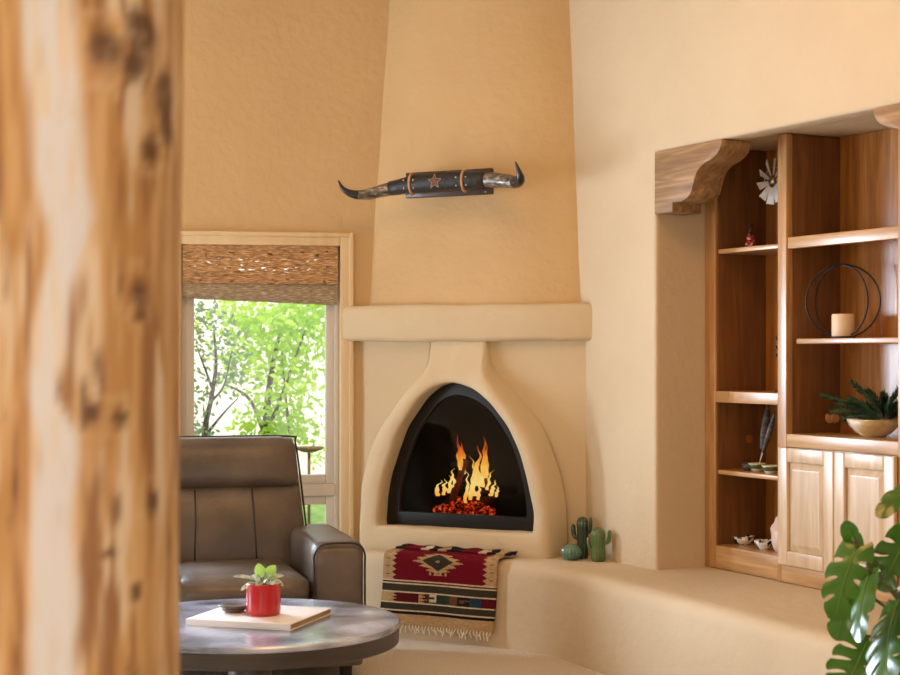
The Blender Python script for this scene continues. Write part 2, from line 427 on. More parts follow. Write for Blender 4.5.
# chimney breast with an arched hole
bm = BM(); n = 90
sec = arc_section((-.463, 8.06), (.660, 7.585), .055, 0, n)
def arch_top(x):
    best = None
    for k in range(len(gsm)-1):
        p, q = gsm[k], gsm[k+1]
        if min(p[0], q[0]) <= x <= max(p[0], q[0]) and abs(p[0]-q[0]) > 1e-9:
            z = p[1]+(q[1]-p[1])*(x-p[0])/(q[0]-p[0]); best = z if best is None else max(best, z)
    return best
cols = []
for p in sec:
    at_ = arch_top(p.x); z0 = (at_+.02) if at_ is not None else .3
    cols.append((p, z0))
def cvs(p, z0, z1, k=10): return [bm.verts.new(wob(Vector((p.x, p.y, z0+(z1-z0)*i/k)), .004, 4)) for i in range(k+1)]
prev = None
for p, z0 in cols:
    c = cvs(p, z0, 1.55)
    if prev:
        for i in range(10): bm.faces.new((prev[i], c[i], c[i+1], prev[i+1]))
    prev = c
prev = None
for p, z0 in cols:
    c = cvs(p, .3, .50, 2)
    if prev:
        for i in range(2): bm.faces.new((prev[i], c[i], c[i+1], prev[i+1]))
    prev = c
obj('chimney_breast', bm, CHIM, fp, smooth=True)
# mantel
bm = BM(); rings = []
ml, mr_ = fl(-.545, 8.02), fl(.690, 7.535)
back_l, back_r = fl(-.45, 8.12), fl(.70, 7.70)
prof_n = 44
for i in range(prof_n+1):
    t = i/prof_n; b = 1-abs(2*t-1)**3
    x = ml.x+(mr_.x-ml.x)*t; yf = ml.y+(mr_.y-ml.y)*t-.075*b; yb = back_l.y+(back_r.y-back_l.y)*t+.02
    zt, zb = 1.597, 1.421-.006*b
    e = .024
    pr = [(yb, zb), (yf+e, zb), (yf+.007, zb+.007), (yf, zb+e), (yf-.002, (zt+zb)/2), (yf, zt-e), (yf+.007, zt-.007), (yf+e, zt), (yb, zt)]
    rings.append([wob(Vector((x, y, z)), .005, 6) for y, z in pr])
loft(bm, rings); sharp(obj('mantel', bm, CHIM, fp, smooth=True), 60)
# black door frame and glass
fr = scl(IN, 1.0); fin = [(CEN[0]+(x-CEN[0])*.83, .80+(z-.80)*(.86 if z > .8 else .78)) for x, z in IN]
bm = BM(); rings = [[Vector((x, y, z)) for x, z in c] for c, y in ((scl(IN, 1.03), .03), (scl(IN, 1.03), .008), (IN, .004), (fin, .004), (scl(fin, .99), .012), (scl(fin, .99), .03))]
loft(bm, rings, True, False); sharp(obj('door_frame', bm, BLACK, fp, smooth=True), 30)
bm = BM(); loft(bm, [[Vector((x, y, z)) for x, z in scl(fin, 1.0)] for y in (.018, .023)]); obj('glass_door', bm, SMOKED, fp)
# firebox
bm = BM()
zf, zc = .555, 1.21
q = [(-.36, .05), (-.18, .27), (.26, .27), (.37, .09)]
bot = [bm.verts.new((x, y, zf)) for x, y in q]; top = [bm.verts.new((x, y, zc)) for x, y in q]
bm.faces.new(bot); bm.faces.new(list(reversed(top)))
for i in range(3): bm.faces.new((bot[i], top[i], top[i+1], bot[i+1]))
obj('firebox', bm, SOOT, fp)

# logs, embers, fire
LOGM = mat('charred_log', (20, 14, 11), (96, 40, 18), scale=9, rough=.95, bump=.6, bscale=30)
LOGR = mat('glowing_log_bark', (96, 34, 20), (150, 62, 34), scale=14, rough=.95, bump=.6, bscale=30)
yF = .17
def fpt(px, py, y=yF):
    v = at(FO, FA, px, py, y); return v
def world(v): return W(FO, FA, v.x, v.y, v.z)
zf += .012
def add_log(px0, py0, px1, py1, y0, y1, r, m, label):
    a, b = fpt(px0, py0, y0), fpt(px1, py1, y1)
    a.z = max(a.z, zf+r*.8); b.z = max(b.z, zf+r*.8)
    mid = (a+b)/2; bm = BM(); pts = []
    for i in range(9):
        p = a+(b-a)*i/8-mid; pts.append(p+Vector((noise.noise(p*20+mid), noise.noise(p*17+mid), noise.noise(p*19+mid)))*.004)
    tube(bm, pts, [r*(.85+.25*noise.noise(Vector((i*.7, r*40, px0)))) for i in range(9)], 14)
    o = obj('firewood_log', bm, m, smooth=True, loc=world(mid), rot=FA)
    tag(o, label, 'log', 'logs on the fire'); return o
add_log(452, 500, 466, 460, .12, .17, .020, LOGR, 'reddish log standing upright at the centre of the fire')
add_log(434, 496, 462, 487, .16, .19, .018, LOGM, 'dark log lying at the left end of the fire')
add_log(473, 488, 497, 493, .13, .14, .015, LOGM, 'dark log lying in front at the right of the fire')
add_log(496, 492, 478, 466, .20, .22, .018, LOGR, 'slanted log leaning from the right behind the flames')
add_log(447, 500, 495, 500, .20, .22, .022, LOGM, 'thick dark log lying across the back of the embers')
EMB = emit_mat('ember_glow', [(.0, (10, 4, 3)), (.46, (52, 9, 4)), (.60, (200, 46, 14)), (.80, (255, 140, 52))], 0, 1000, 1.5, nscale=55, nmix=1.2)
EMB.node_tree.nodes['Math'].inputs[2].default_value = -.1
bm = BM()
c0 = fpt(466, 500)
for k in range(190):
    a = random.uniform(0, 6.28); rr = random.random()**.6
    p = Vector((rr*.165*math.cos(a), rr*.085*math.sin(a), random.uniform(0, .085)*(1-rr*.8)))
    s = random.uniform(.007, .015)
    bmesh.ops.create_icosphere(bm, subdivisions=1, radius=s, matrix=Matrix.Translation(p+Vector((0, 0, s*.6))) @ Matrix.Rotation(random.random()*3, 4, 'X'))
e = obj('embers', bm, EMB, loc=world(Vector((c0.x, yF-.02, zf-.006))), rot=FA); tag(e, 'bed of glowing red embers under the logs of the fire', 'embers', kind='stuff')
FLM = emit_mat('flame_glow', [(0, (255, 176, 70)), (.25, (255, 222, 130)), (.5, (255, 190, 76)), (.78, (246, 120, 30)), (1, (190, 44, 14))], 0, .30, 1.7, nscale=22, nmix=.45, trans=True)
flb = Vector((fpt(466, 500).x, yF, fpt(466, 497).z))
fire = thing('fire', 'bright yellow and orange flames burning behind the arched glass door', 'fire', world(flb), FA)
def flame(px, py0, py1, y, w, sway):
    a, b = fpt(px, py0, y)-flb, fpt(px+sway, py1, y)-flb
    bm = BM(); rings = []; n = 22; sd = random.random()*50
    for i in range(n+1):
        t = i/n; c = a+(b-a)*t
        c.x += .022*noise.noise(Vector((t*4.5, sd, 0)))*(t+.25); c.y += .012*noise.noise(Vector((t*4.5, sd, 8)))
        rad = w*(math.sin(math.pi*min(1, t*.8+.2))**.8)*(1-t)**.55*(1+.55*noise.noise(Vector((t*7, sd, 3))))+.0008
        rings.append([c+Vector((rad*math.cos(k*math.pi/5)*(1+.35*noise.noise(Vector((k*.9, t*6, sd)))), rad*.6*math.sin(k*math.pi/5), 0)) for k in range(10)])
    loft(bm, rings); obj('flame_tongue', bm, FLM, fire, smooth=True)
for f in ((461, 470, 433, .14, .016, -2), (463, 474, 442, .17, .020, 0), (476, 496, 446, .15, .020, 3), (481, 490, 436, .18, .020, 5), (486, 478, 443, .20, .012, 1), (470, 500, 462, .11, .013, 4),
          (466, 503, 470, .10, .010, 2), (437, 496, 480, .14, .014, 4), (443, 495, 479, .14, .014, 3), (449, 493, 475, .15, .013, 3), (455, 489, 468, .13, .011, -3), (478, 500, 480, .10, .010, 2), (491, 496, 480, .11, .013, 4), (487, 490, 470, .12, .009, 5), (496, 497, 486, .11, .010, 2), (474, 492, 456, .12, .012, -1)):
    flame(*f)

# ------------------------------------------------------------------ mounted horns on the chimney
hl_y = -.085
hc = at(FO, FA, 449, 183.5, hl_y)
hn = thing('mounted_horns', 'mounted pair of dark steer horns with leather wrap on the chimney', 'horns', world(hc), FA)
PLQ = wood('plaque_wood', (44, 26, 16), (78, 46, 28), (58, 34, 20), 'x', rough=.4)
LBLK = mat('black_leather_wrap', (26, 26, 28), (44, 42, 42), scale=18, rough=.45, bump=.25, bscale=70)
HORN = mat('horn', (40, 34, 30), (188, 172, 150), scale=11, stretch=(2.2, 6, 6), rough=.3, detail=6, lo=.36, hi=.72, c3=(112, 98, 84))
HTIP = mat('horn_tip', (22, 20, 20), (48, 44, 42), scale=14, rough=.3)
ROPE = mat('rawhide', (206, 164, 122), (180, 134, 96), scale=30, rough=.8)
bm = BM(); box(bm, -.232, .232, -.012, .016, -.062, .062); obj('plaque', bm, PLQ, hn, bevel=.006)
for x in (0, -.222, .222):
    bm = BM(); bmesh.ops.create_uvsphere(bm, u_segments=10, v_segments=6, radius=.0045, matrix=Matrix.Translation((x*.9, -.013, .055 if x == 0 else -.05))); obj('nail', bm, STEEL, hn, smooth=True)
hy = -.062
bm = BM(); tube(bm, [(-.285, hy, -.016), (-.24, hy, -.012), (-.20, hy, -.006), (-.14, hy, 0), (0, hy-.002, .002), (.14, hy, .002), (.19, hy, .002), (.228, hy, .0)], [.036, .037, .040, .047, .049, .047, .042, .036], 28); obj('leather_wrap', bm, LBLK, hn, smooth=True)
for x in (-.165, .115):
    bm = BM(); torus(bm, Matrix.Translation((x, hy, .001)) @ Matrix.Rotation(R(90+6), 4, 'Z'), .0485, .0065, 36, 8)
    obj('rawhide_band', bm, ROPE, hn, smooth=True)
    for dx in (-.026, .026):
        for a in (18, -30):
            bm = BM(); bmesh.ops.create_uvsphere(bm, u_segments=8, v_segments=6, radius=.005, matrix=Matrix.Translation((x+dx, hy-.047*math.cos(R(a)), .047*math.sin(R(a))))); obj('stud', bm, STEEL, hn, smooth=True)
def star(bm, r0, r1, y, cx=0, cz=0, w=None):
    pts = []
    for k in range(10):
        a = math.pi/2+k*math.pi/5; r = r0 if k % 2 == 0 else r1
        pts.append((cx+r*math.cos(a), cz+r*math.sin(a)))
    if w is None:
        prism(bm, pts, y, y+.004)
    else:
        for k in range(10):
            p, q = pts[k], pts[(k+1) % 10]
            tube(bm, [(p[0], y, p[1]), (q[0], y, q[1])], w, 6)
bm = BM(); star(bm, .036, .015, hy-.052, -.02, 0, .0013); obj('star_outline', bm, mat('star_thread', (196, 160, 110), rough=.5), hn)
bm = BM(); star(bm, .022, .009, hy-.0525, -.02, 0); obj('star', bm, mat('star_leather', (126, 62, 44), rough=.5), hn)
def horn(pts, rad, nm):
    P_ = bez(pts, 8); n = len(P_); m = len(rad)-1
    rr = [rad[min(m, int(i/(n-1)*m))]*(1-(i/(n-1)*m) % 1)+rad[min(m, int(i/(n-1)*m)+1)]*((i/(n-1)*m) % 1) if i < n-1 else rad[-1] for i in range(n)]
    k = int(n*.55)
    bm = BM(); tube(bm, P_[:k+1], rr[:k+1], 20); h = obj('horn', bm, HORN, hn, smooth=True)
    bm = BM(); tube(bm, P_[k:], rr[k:], 20); obj('horn_tip', bm, HTIP, h, smooth=True)
horn([(-.275, hy, -.016), (-.33, hy-.01, -.026), (-.39, hy-.03, -.042), (-.45, hy-.06, -.044), (-.50, hy-.08, -.020), (-.527, hy-.09, .026)], [.034, .031, .027, .021, .013, .003], 'left')
horn([(.222, hy, 0), (.27, hy-.01, -.003), (.345, hy-.035, -.014), (.425, hy-.08, -.026), (.462, hy-.13, -.010), (.446, hy-.15, .058)], [.034, .036, .033, .027, .018, .003], 'right')

# ------------------------------------------------------------------ serape on the bench
rugm = [mat('rug_'+k, c, tuple(int(v*.86) for v in c), scale=60, rough=.95, bump=.5, bscale=160, stretch=(1, 1, 3), spec=.15) for k, c in
        (('red', (118, 8, 28)), ('tan', (196, 160, 112)), ('olive', (66, 58, 44)), ('black', (30, 26, 26)), ('cream', (222, 202, 164)), ('green', (52, 64, 50)), ('teal', (36, 62, 78)), ('maroon', (92, 16, 24)), ('brown', (112, 72, 48)))]
TOPD, HANG, RW = .135, .368, .605
def pattern(u, v):
    """u 0..1 across, v 0..1 from the bench edge down (negative = lying on the bench)"""
    z = abs(((v*14) % 1)-.5)*2
    if v < -.26: return 3 if (v*40) % 2 < 1 else 1
    if v < .42:
        edge = .085+.035*z
        if u < edge or u > 1-edge:
            t = (v*10) % 1
            if .42 < t < .58 and (.03 < u < .065 or .935 < u < .97): return 3
            return 1
        dx, dy = abs(u-.485), abs(v-.155)
        d = dx/.135+dy/.125
        if d < .16: return 4 if d > .08 else 3
        if d < 1: return 2
        step = abs(((v*18) % 1)-.5)*2
        if d < 1.22+.55*step*(1 if dx > .02 else .6): return 1
        if .30 < v < .335 and dx < .10 and ((u*22) % 1) < .5: return 1
        return 0
    for a, b, k in ((.42, .435, 4), (.435, .455, 7), (.455, .472, 4), (.472, .56, 2), (.56, .578, 4)):
        if a <= v < b: return k
    if v < .70:
        t = (v-.578)/.122
        if u < .1+.04*abs(((t*3) % 1)-.5)*2: return 1
        if u < .33: return 7
        if u < .40: return 1 if abs(((t*3) % 1)-.5)*2 > (u-.33)/.07*1.0 else 7
        if u < .50:
            if .42 < u < .48 and not (.3 < t < .55 and u < .46): return 4 if t < .85 else 5
            return 5
        if u < .60: return 5
        if u < .67: return 8
        if u < .78: return 3 if (t < .3 or t > .7 or u < .69 or (t > .45 and u > .74)) else 8
        if u < .88: return 6
        return 7
    for a, b, k in ((.70, .718, 4), (.718, .80, 2), (.80, .818, 4), (.818, .85, 3)):
        if a <= v < b: return k
    return 1
rug_o = Vector(((-.3215+.2126)/2+.018, (7.677+7.393)/2-.009, 0))
rA = math.atan2(7.393-7.677, .2126+.3215)
sr = thing('serape_blanket', 'red woven blanket with diamond pattern hanging over the bench under the fire', 'blanket', (rug_o.x, rug_o.y, 0), rA)
bm = BM(); nu, nt_, nh = 110, 26, 110
prof = []
for i in range(nt_+1):
    s = TOPD*(1-i/nt_); prof.append((s, BH+.010, -s/HANG))
rr = .03
for i in range(1, 9):
    a = i/9*math.pi/2
for i in range(1, nh+1):
    s = HANG*i/nh
    a = min(1, s/.06)*math.pi/2
    y = -.020*math.sin(a)-.004; z = BH+.010-(.032*(1-math.cos(a)) if s < .06 else .032+(s-.06))
    prof.append((y+.0, z, s/HANG))
rows = []
for j, (y, z, v) in enumerate(prof):
    row = []
    for i in range(nu+1):
        u = i/nu; x = -RW/2+RW*u
        amp = max(0, v)
        dy = -.010*amp*(1+math.sin(u*9+.6)) + .003*noise.noise(Vector((x*7, v*3, 0)))
        dz = .003*noise.noise(Vector((x*6, y*8, 4))) + (.004 if v < -.1 else 0)
        xx = x+.010*amp*math.sin(v*3+1)-(.012*v if v > 0 else 0)
        row.append(bm.verts.new((xx, y+dy, max(z, 0)+abs(dz)*(1 if v < 0 else 0))))
    rows.append(row)
for j in range(len(rows)-1):
    v = (prof[j][2]+prof[j+1][2])/2
    for i in range(nu):
        f = bm.faces.new((rows[j][i], rows[j][i+1], rows[j+1][i+1], rows[j+1][i])); f.material_index = pattern((i+.5)/nu, v)
edge_pts = [v.co.copy() for v in rows[-1]]
back_pts = [v.co.copy() for v in rows[0]]
o = obj('woven_cloth', bm, rugm, sr, smooth=True)
so = o.modifiers.new('thick', 'SOLIDIFY'); so.thickness = .006; so.offset = 0
bm = BM(); rk = random.Random(3)
for i in range(0, len(edge_pts)-1, 3):
    p = edge_pts[i]; sx = rk.uniform(-.022, .026)
    tube(bm, bez([p+Vector((0, -.002, .003)), p+Vector((sx*.2, -.010, -.010)), p+Vector((sx*.9, -.010, -.018)), p+Vector((sx*1.1, -.008+rk.uniform(-.006, .004), -.026-rk.uniform(0, .012)))], 4), .0022, 5)
fr_ = obj('fringe', bm, mat('fringe_thread', (240, 228, 200), rough=.9), sr)
# a second fold lying on the bench
bm = BM(); rowz = []
for j in range(7):
    y = .06+.075*j/6
    rowz.append([bm.verts.new((-RW/2+.015+(RW+.01)*i/40, y, BH+.022+.004*math.sin(i*.8+j)*(j/6)+(.006 if j > 4 else 0))) for i in range(41)])
for a, b in zip(rowz, rowz[1:]):
    for i in range(40):
        f = bm.faces.new((a[i], a[i+1], b[i+1], b[i])); f.material_index = [3, 0, 0, 4, 3, 1, 3][int((i*.35)) % 7] if a is not rowz[-2] else 8
o = obj('folded_end', bm, rugm, sr, smooth=True); so = o.modifiers.new('thick', 'SOLIDIFY'); so.thickness = .008; so.offset = 0

# ------------------------------------------------------------------ ceramic cacti on the bench
CG1 = mat('celadon_glaze', (96, 134, 112), (74, 112, 94), scale=20, rough=.2, coat=.4)
CG2 = mat('dark_green_glaze', (30, 50, 36), (48, 72, 50), scale=30, rough=.25, coat=.4)
CG3 = mat('olive_green_glaze', (92, 116, 58), (70, 96, 48), scale=24, rough=.25, coat=.4)
def ribs(n, d): return lambda a, r, z: 1+d*(abs(math.sin(a*n/2))-.5)
def sphprof(r, h, n=14, bot=.0):
    return [(max(.001, r*math.sin(math.pi*(i/n)*(1-bot)+math.pi*bot)), h*(1-math.cos(math.pi*(i/n)*(1-bot)+math.pi*bot))/2-h*(1-math.cos(math.pi*bot))/2) for i in range(n+1)]
k = P(571.5, 559, 7.41)
bm = BM(); lathe(bm, sphprof(.045, .078, 16, .12), seg=72, fn=ribs(16, .16))
tag(obj('ceramic_cactus', bm, CG1, smooth=True, loc=(k.x, k.y, BH)), 'small round pale green barrel cactus ornament beside the fireplace', 'cactus ornament', 'ceramic cacti on the bench')
def tall_cactus(loc, h, r, m, label, arms, rot):
    t = thing('ceramic_cactus', label, 'cactus ornament', loc, rot, 'ceramic cacti on the bench')
    pf = [(r*.8, 0), (r, .006)]+[(r*(1+.03*math.sin(i)), .006+(h-r-.006)*i/8) for i in range(1, 9)]+[(r*math.cos(a), h-r+r*math.sin(a)) for a in [R(15*i) for i in range(1, 6)]]+[(.001, h)]
    bm = BM(); lathe(bm, pf, seg=48, fn=ribs(12, .18)); obj('stem', bm, m, t, smooth=True)
    for (x, z, dx, dz, rr) in arms:
        bm = BM(); q = bez([(x*.6, 0, z), (x+dx*.6, 0, z+.004), (x+dx, 0, z+.02), (x+dx*1.15, 0, z+dz)], 6)
        tube(bm, q, [rr*(.8+.2*i/len(q)) for i in range(len(q)-2)]+[rr*.8, rr*.25], 14); obj('arm', bm, m, t, smooth=True)
    return t
k = P(585, 557, 7.47)
tall_cactus((k.x-.012, k.y, BH), .195, .024, CG2, 'tall dark green cactus ornament in the corner behind the other two', [(-.02, .095, -.022, .065, .012), (.02, .12, .018, .075, .009)], R(-20))
k = P(600, 561, 7.36)
tall_cactus((k.x-.008, k.y, BH), .158, .030, CG3, 'olive green cactus ornament with two arms nearest the right wall', [(-.026, .055, -.018, .055, .009), (.028, .085, .022, .062, .010)], R(-15))

# ------------------------------------------------------------------ built-in cabinet in the niche
cb = thing('bookcase', 'built-in wooden bookcase with open shelves and raised-panel doors in the niche', 'bookcase', W(RO, RA, 0, 0, BH), RA)
S0, S1 = .262, .56     # front and back of the case
Z = -BH                # children are local to the empty at bench height
def cbox(name, m, x0, x1, y0, y1, z0, z1, bev=.003, par=None, label=None):
    bm = BM(); box(bm, x0, x1, y0, y1, z0+Z, z1+Z); o = obj(name, bm, m, par or cb, bevel=bev)
    if label: o['label'] = label
    return o
T0, T1, C0, C1, D1 = .080, .530, .588, 1.25, 1.83
cbox('back_panel', OAKB, .01, NW-.01, S1-.012, S1, BH+.005, NT2-.002, 0)
cbox('side_panel', DARKIN, .03, T0, S0+.012, S1-.012, BH+.005, NT2-.003, .002)
cbox('side_panel', DARKIN, T1+.005, C0-.004, S0+.03, S1-.012, BH+.005, NT2-.003, .002)
cbox('side_panel', DARKIN, C1+.004, C1+.06, S0+.03, S1-.012, BH+.005, NT2-.003, .002)
cbox('side_panel', DARKIN, D1, NW-.01, S0+.012, S1-.012, BH+.005, NT2-.003, .002)
cbox('stile', OAKF, .003, T0, S0+.004, S0+.026, BH+.003, NT2-.003)
cbox('stile', OAKF, T1, C0, S0-.006, S0+.028, BH+.003, NT2-.003)
cbox('stile', OAKF, C1, C1+.06, S0-.006, S0+.028, BH+.003, NT2-.003)
cbox('stile', OAKF, D1, NW-.003, S0+.004, S0+.026, BH+.003, NT2-.003)
for x0, x1 in ((T0, T1), (C1+.06, D1)):
    cbox('base_board', OAKH, x0, x1, S0+.006, S0+.026, BH+.003, .505)
    cbox('shelf', OAKH, x0, x1, S0+.03, S1-.012, .487, .505, .001)
    cbox('shelf', OAKH, x0, x1, S0+.018, S1-.012, .820, .840, .003)
    cbox('shelf', OAKH, x0, x1, S0+.03, S1-.012, 1.175, 1.19, .003)
    cbox('shelf_rail', OAKH, x0, x1, S0+.004, S0+.03, 1.140, 1.190)
    cbox('shelf', OAKH, x0, x1, S0+.02, S1-.012, 1.800, 1.820, .003)
cbox('shelf', OAKH, C0, C1, S0+.03, S1-.012, 1.818, 1.838, .003)
cbox('shelf_rail', OAKH, C0, C1, S0+.0, S0+.03, 1.792, 1.840)
cbox('shelf', OAKH, C0+.03, C1, S0+.022, S1-.012, 1.396, 1.418, .003)
cbox('counter', OAKH, C0, C1, S0+.002, S1-.012, .985, 1.022, .003)
cbox('face_rail', OAKH, C0-.004, C1+.004, S0-.004, S0+.002, .968, 1.022)
cbox('plinth', OAKH, C0-.028, C1+.03, S0-.008, S0+.05, BH+.003, .476)
cbox('cabinet_box', DARKIN, C0, C1, S0+.004, S1-.014, .476, .984, .001)
def door(x0, x1, z0, z1):
    y = S0-.026; w = .060
    bm = BM(); box(bm, x0, x0+w, y, y+.02, z0+Z, z1+Z); box(bm, x1-w, x1, y, y+.02, z0+Z, z1+Z); box(bm, x0+w, x1-w, y, y+.02, z1-w+Z, z1+Z); box(bm, x0+w, x1-w, y, y+.02, z0+Z, z0+w+Z)
    d = obj('door', bm, DOORW, cb, bevel=.005)
    bm = BM(); rs = []
    a0, a1, b0, b1 = x0+w-.002, x1-w+.002, z0+w-.002+Z, z1-w+.002+Z
    for inset, yy in ((0, y+.018), (.004, y+.016), (.030, y+.004), (.034, y+.003)):
        rs.append([Vector((a0+inset, yy, b0+inset)), Vector((a1-inset, yy, b0+inset)), Vector((a1-inset, yy, b1-inset)), Vector((a0+inset, yy, b1-inset))])
    rows = loft(bm, rs, True, False); bm.faces.new(rows[-1])
    obj('raised_panel', bm, DOORW, d)
door(.556, .903, .478, .966); door(.909, 1.252, .478, .966)
# hole caps on the side panels
def disc(name, m, c, r, h, par, seg=24):
    bm = BM(); rings = [[Vector((c[0]+yy, c[1]+rad*math.cos(2*math.pi*i/seg), c[2]+rad*math.sin(2*math.pi*i/seg))) for i in range(seg)] for yy, rad in ((0, r), (h*.8, r), (h, r*.85))]
    loft(bm, rings); return obj(name, bm, m, par, smooth=False)
CAP = mat('pale_wood_cap', (196, 148, 104), rough=.5)
def on_side(px, py, x):          # point on a side plane x = const of the niche frame
    k = (px-CX)/F_PX; o = W(RO, RA, x, 0); ny = Vector((-math.sin(RA), math.cos(RA)))
    s = (k*o.y-o.x)/(ny.x-k*ny.y); Y = o.y+s*ny.y
    return Vector((x, s, CAMZ+(HY-py)*Y/F_PX+Z))
q = on_side(749, 439, T0); disc('hole_cap', mat('brown_wood_cap', (150, 98, 54), rough=.5), q, .019, .004, cb)
for px in (829, 833): 
    q = on_side(px, 418, C0); disc('hole_cap', CAP, q, .022, .012 if px < 831 else .02, cb)

# carved corbels
def cpt(a, b):
    v = at(RO, RA, 640+a/3.4615, 100+b/3.4615, -.002); return (v.x, v.z-NT)
cp = [cpt(*q) for q in ((283, 150), (276, 172), (262, 192), (242, 208), (220, 222), (202, 242), (190, 268), (184, 295), (176, 322), (160, 342), (142, 352), (113, 354), (113, 388), (62, 394))]
cp = [(.002, 0.0), (.49, 0.0)]+cp[:-1]+[(.002, cp[-1][1])]
sm = bez([Vector((x, z, 0)) for x, z in cp[1:13]], 4)
poly = [(cp[0][0], -.002)]+[(v.x, min(v.y, -.002)) for v in sm]+cp[13:]
def corbel(name, mirror, label):
    bm = BM(); pl = [((NW-x) if mirror else x, z) for x, z in poly]
    prism(bm, pl, -.004, .150)
    o = obj(name, bm, CORBW, bevel=.006, seg=2, angle=50, loc=W(RO, RA, 0, 0, NT), rot=RA)
    tag(o, label, 'corbel', 'carved corbels of the niche'); return o
corbel('carved_corbel', False, 'carved wooden corbel at the upper left corner of the niche')
corbel('carved_corbel', True, 'carved wooden corbel at the upper right edge of the photo')

# ---- things on the shelves
def RW_(u, s, z): return W(RO, RA, u, s, z)
def ru(px, s): return at(RO, RA, px, 355, s).x
# windmill ornament
wu = ru(776, .40)
wm = thing('windmill_ornament', 'silver metal windmill fan half hidden behind the bookcase post', 'windmill ornament', RW_(wu, .40, 1.820), RA)
wz = 2.104-1.820
ZINC = mat('zinc_blade', (246, 247, 250), (214, 216, 220), scale=20, rough=.45, metal=.0)
for k_ in range(10):
    a = R(k_*36+8); bm = BM()
    d = Vector((math.cos(a), 0, math.sin(a))); t_ = Vector((-math.sin(a), .5, math.cos(a))).normalized()
    pts = [d*.028-t_*.008, d*.1-t_*.018, d*.1+t_*.018, d*.028+t_*.008]
    off = Vector((0, .003, 0))
    loft(bm, [[p+Vector((0, -.02, wz)) for p in pts], [p+off+Vector((0, -.02, wz)) for p in pts]]); obj('blade', bm, ZINC, wm)
bm = BM(); torus(bm, Matrix.Translation((0, -.014, wz)), .062, .0016, 40, 6); obj('ring', bm, STEEL, wm, smooth=True)
bm = BM(); tube(bm, [(0, -.03, wz), (0, .02, wz)], .013, 16); obj('hub', bm, STEEL, wm, smooth=True)
bm = BM(); tube(bm, [(0.0, .012, .004), (0, .012, wz)], .004, 10); lathe(bm, [(.03, 0), (.03, .005), (.005, .008)], (0.0, .012, 0), 20); obj('stand', bm, BLACK, wm)
# small red vase
vu = ru(750.5, .39)
REDP = mat('painted_red', (150, 22, 26), (226, 196, 190), scale=75, rough=.4, detail=2, lo=.56, hi=.60)
vz = thing('painted_gourd', 'tiny red and white painted bottle on the top left shelf', 'bottle', RW_(vu, .39, 1.820), RA)
bm = BM(); lathe(bm, [(.014, 0), (.024, .008), (.026, .022), (.020, .036), (.016, .042), (.019, .050), (.017, .060), (.010, .066)], seg=24); obj('body', bm, REDP, vz, smooth=True)
bm = BM(); tube(bm, [(0, 0, .06), (.001, 0, .09), (.004, 0, .112)], [.010, .008, .005], 12); obj('neck', bm, mat('dark_neck', (58, 34, 26), rough=.5), vz, smooth=True)
# ring candle holder and candle
cz_ = 1.418
ch = at(RO, RA, 843, 336, .40)
rh = thing('ring_candle_holder', 'black double ring candle holder on the middle shelf', 'candle holder', RW_(ch.x, .40, cz_), RA)
for ang, rr_, dx in ((41, .150, -.002), (4, .149, -.012)):
    bm = BM(); torus(bm, Matrix.Translation((dx, 0, .1525)) @ Matrix.Rotation(R(ang), 4, 'Z'), rr_, .0036, 72, 8); obj('ring', bm, BLACK, rh, smooth=True)
bm = BM(); lathe(bm, [(.050, .0035), (.050, .008), (.047, .009)], (0, 0, 0), 36); obj('candle_plate', bm, BLACK, rh)
bm = BM(); lathe(bm, [(.044, 0), (.046, .003), (.046, .086), (.043, .091), (.036, .089), (.008, .086)], seg=40)
cd = obj('pillar_candle', bm, WHITEP, smooth=True, loc=RW_(ch.x, .40, cz_+.009), rot=RA); sharp(cd); tag(cd, 'short cream pillar candle standing in the black ring holder', 'candle')
bm = BM(); tube(bm, [(0, 0, .085), (.001, 0, .098)], .0012, 6); obj('wick', bm, BLACK, cd)
# evergreen bowl
bo = at(RO, RA, 874, 436, .405)
GLZ = mat('marbled_bowl', (246, 242, 234), (196, 170, 112), scale=9, rough=.15, coat=.5, detail=3)
bw = tag(None or bpy.data.objects.new('bowl', None), 'white and gold marbled bowl on the counter holding evergreen sprigs', 'bowl')
COL.objects.link(bw); bw.location = RW_(bo.x, .405, 1.022); bw.rotation_euler = (0, 0, RA)
bm = BM(); lathe(bm, [(.001, .0), (.045, .0), (.050, .006), (.075, .022), (.098, .046), (.108, .072), (.103, .072), (.092, .048), (.068, .026), (.03, .014), (.001, .013)], seg=56, fn=lambda a, r, z: 1+.05*math.sin(a*4)*(z/.072))
obj('bowl_shell', bm, GLZ, bw, smooth=True)
NEED = leaf_mat('evergreen_needle', (22, 50, 34), (54, 88, 50), trans=.15, rough=.5, scale=30)
TWIG = mat('twig', (70, 48, 32), rough=.9)
inv = lambda p: LOC(Vector(bw.location), RA, p)
rk = random.Random(11)
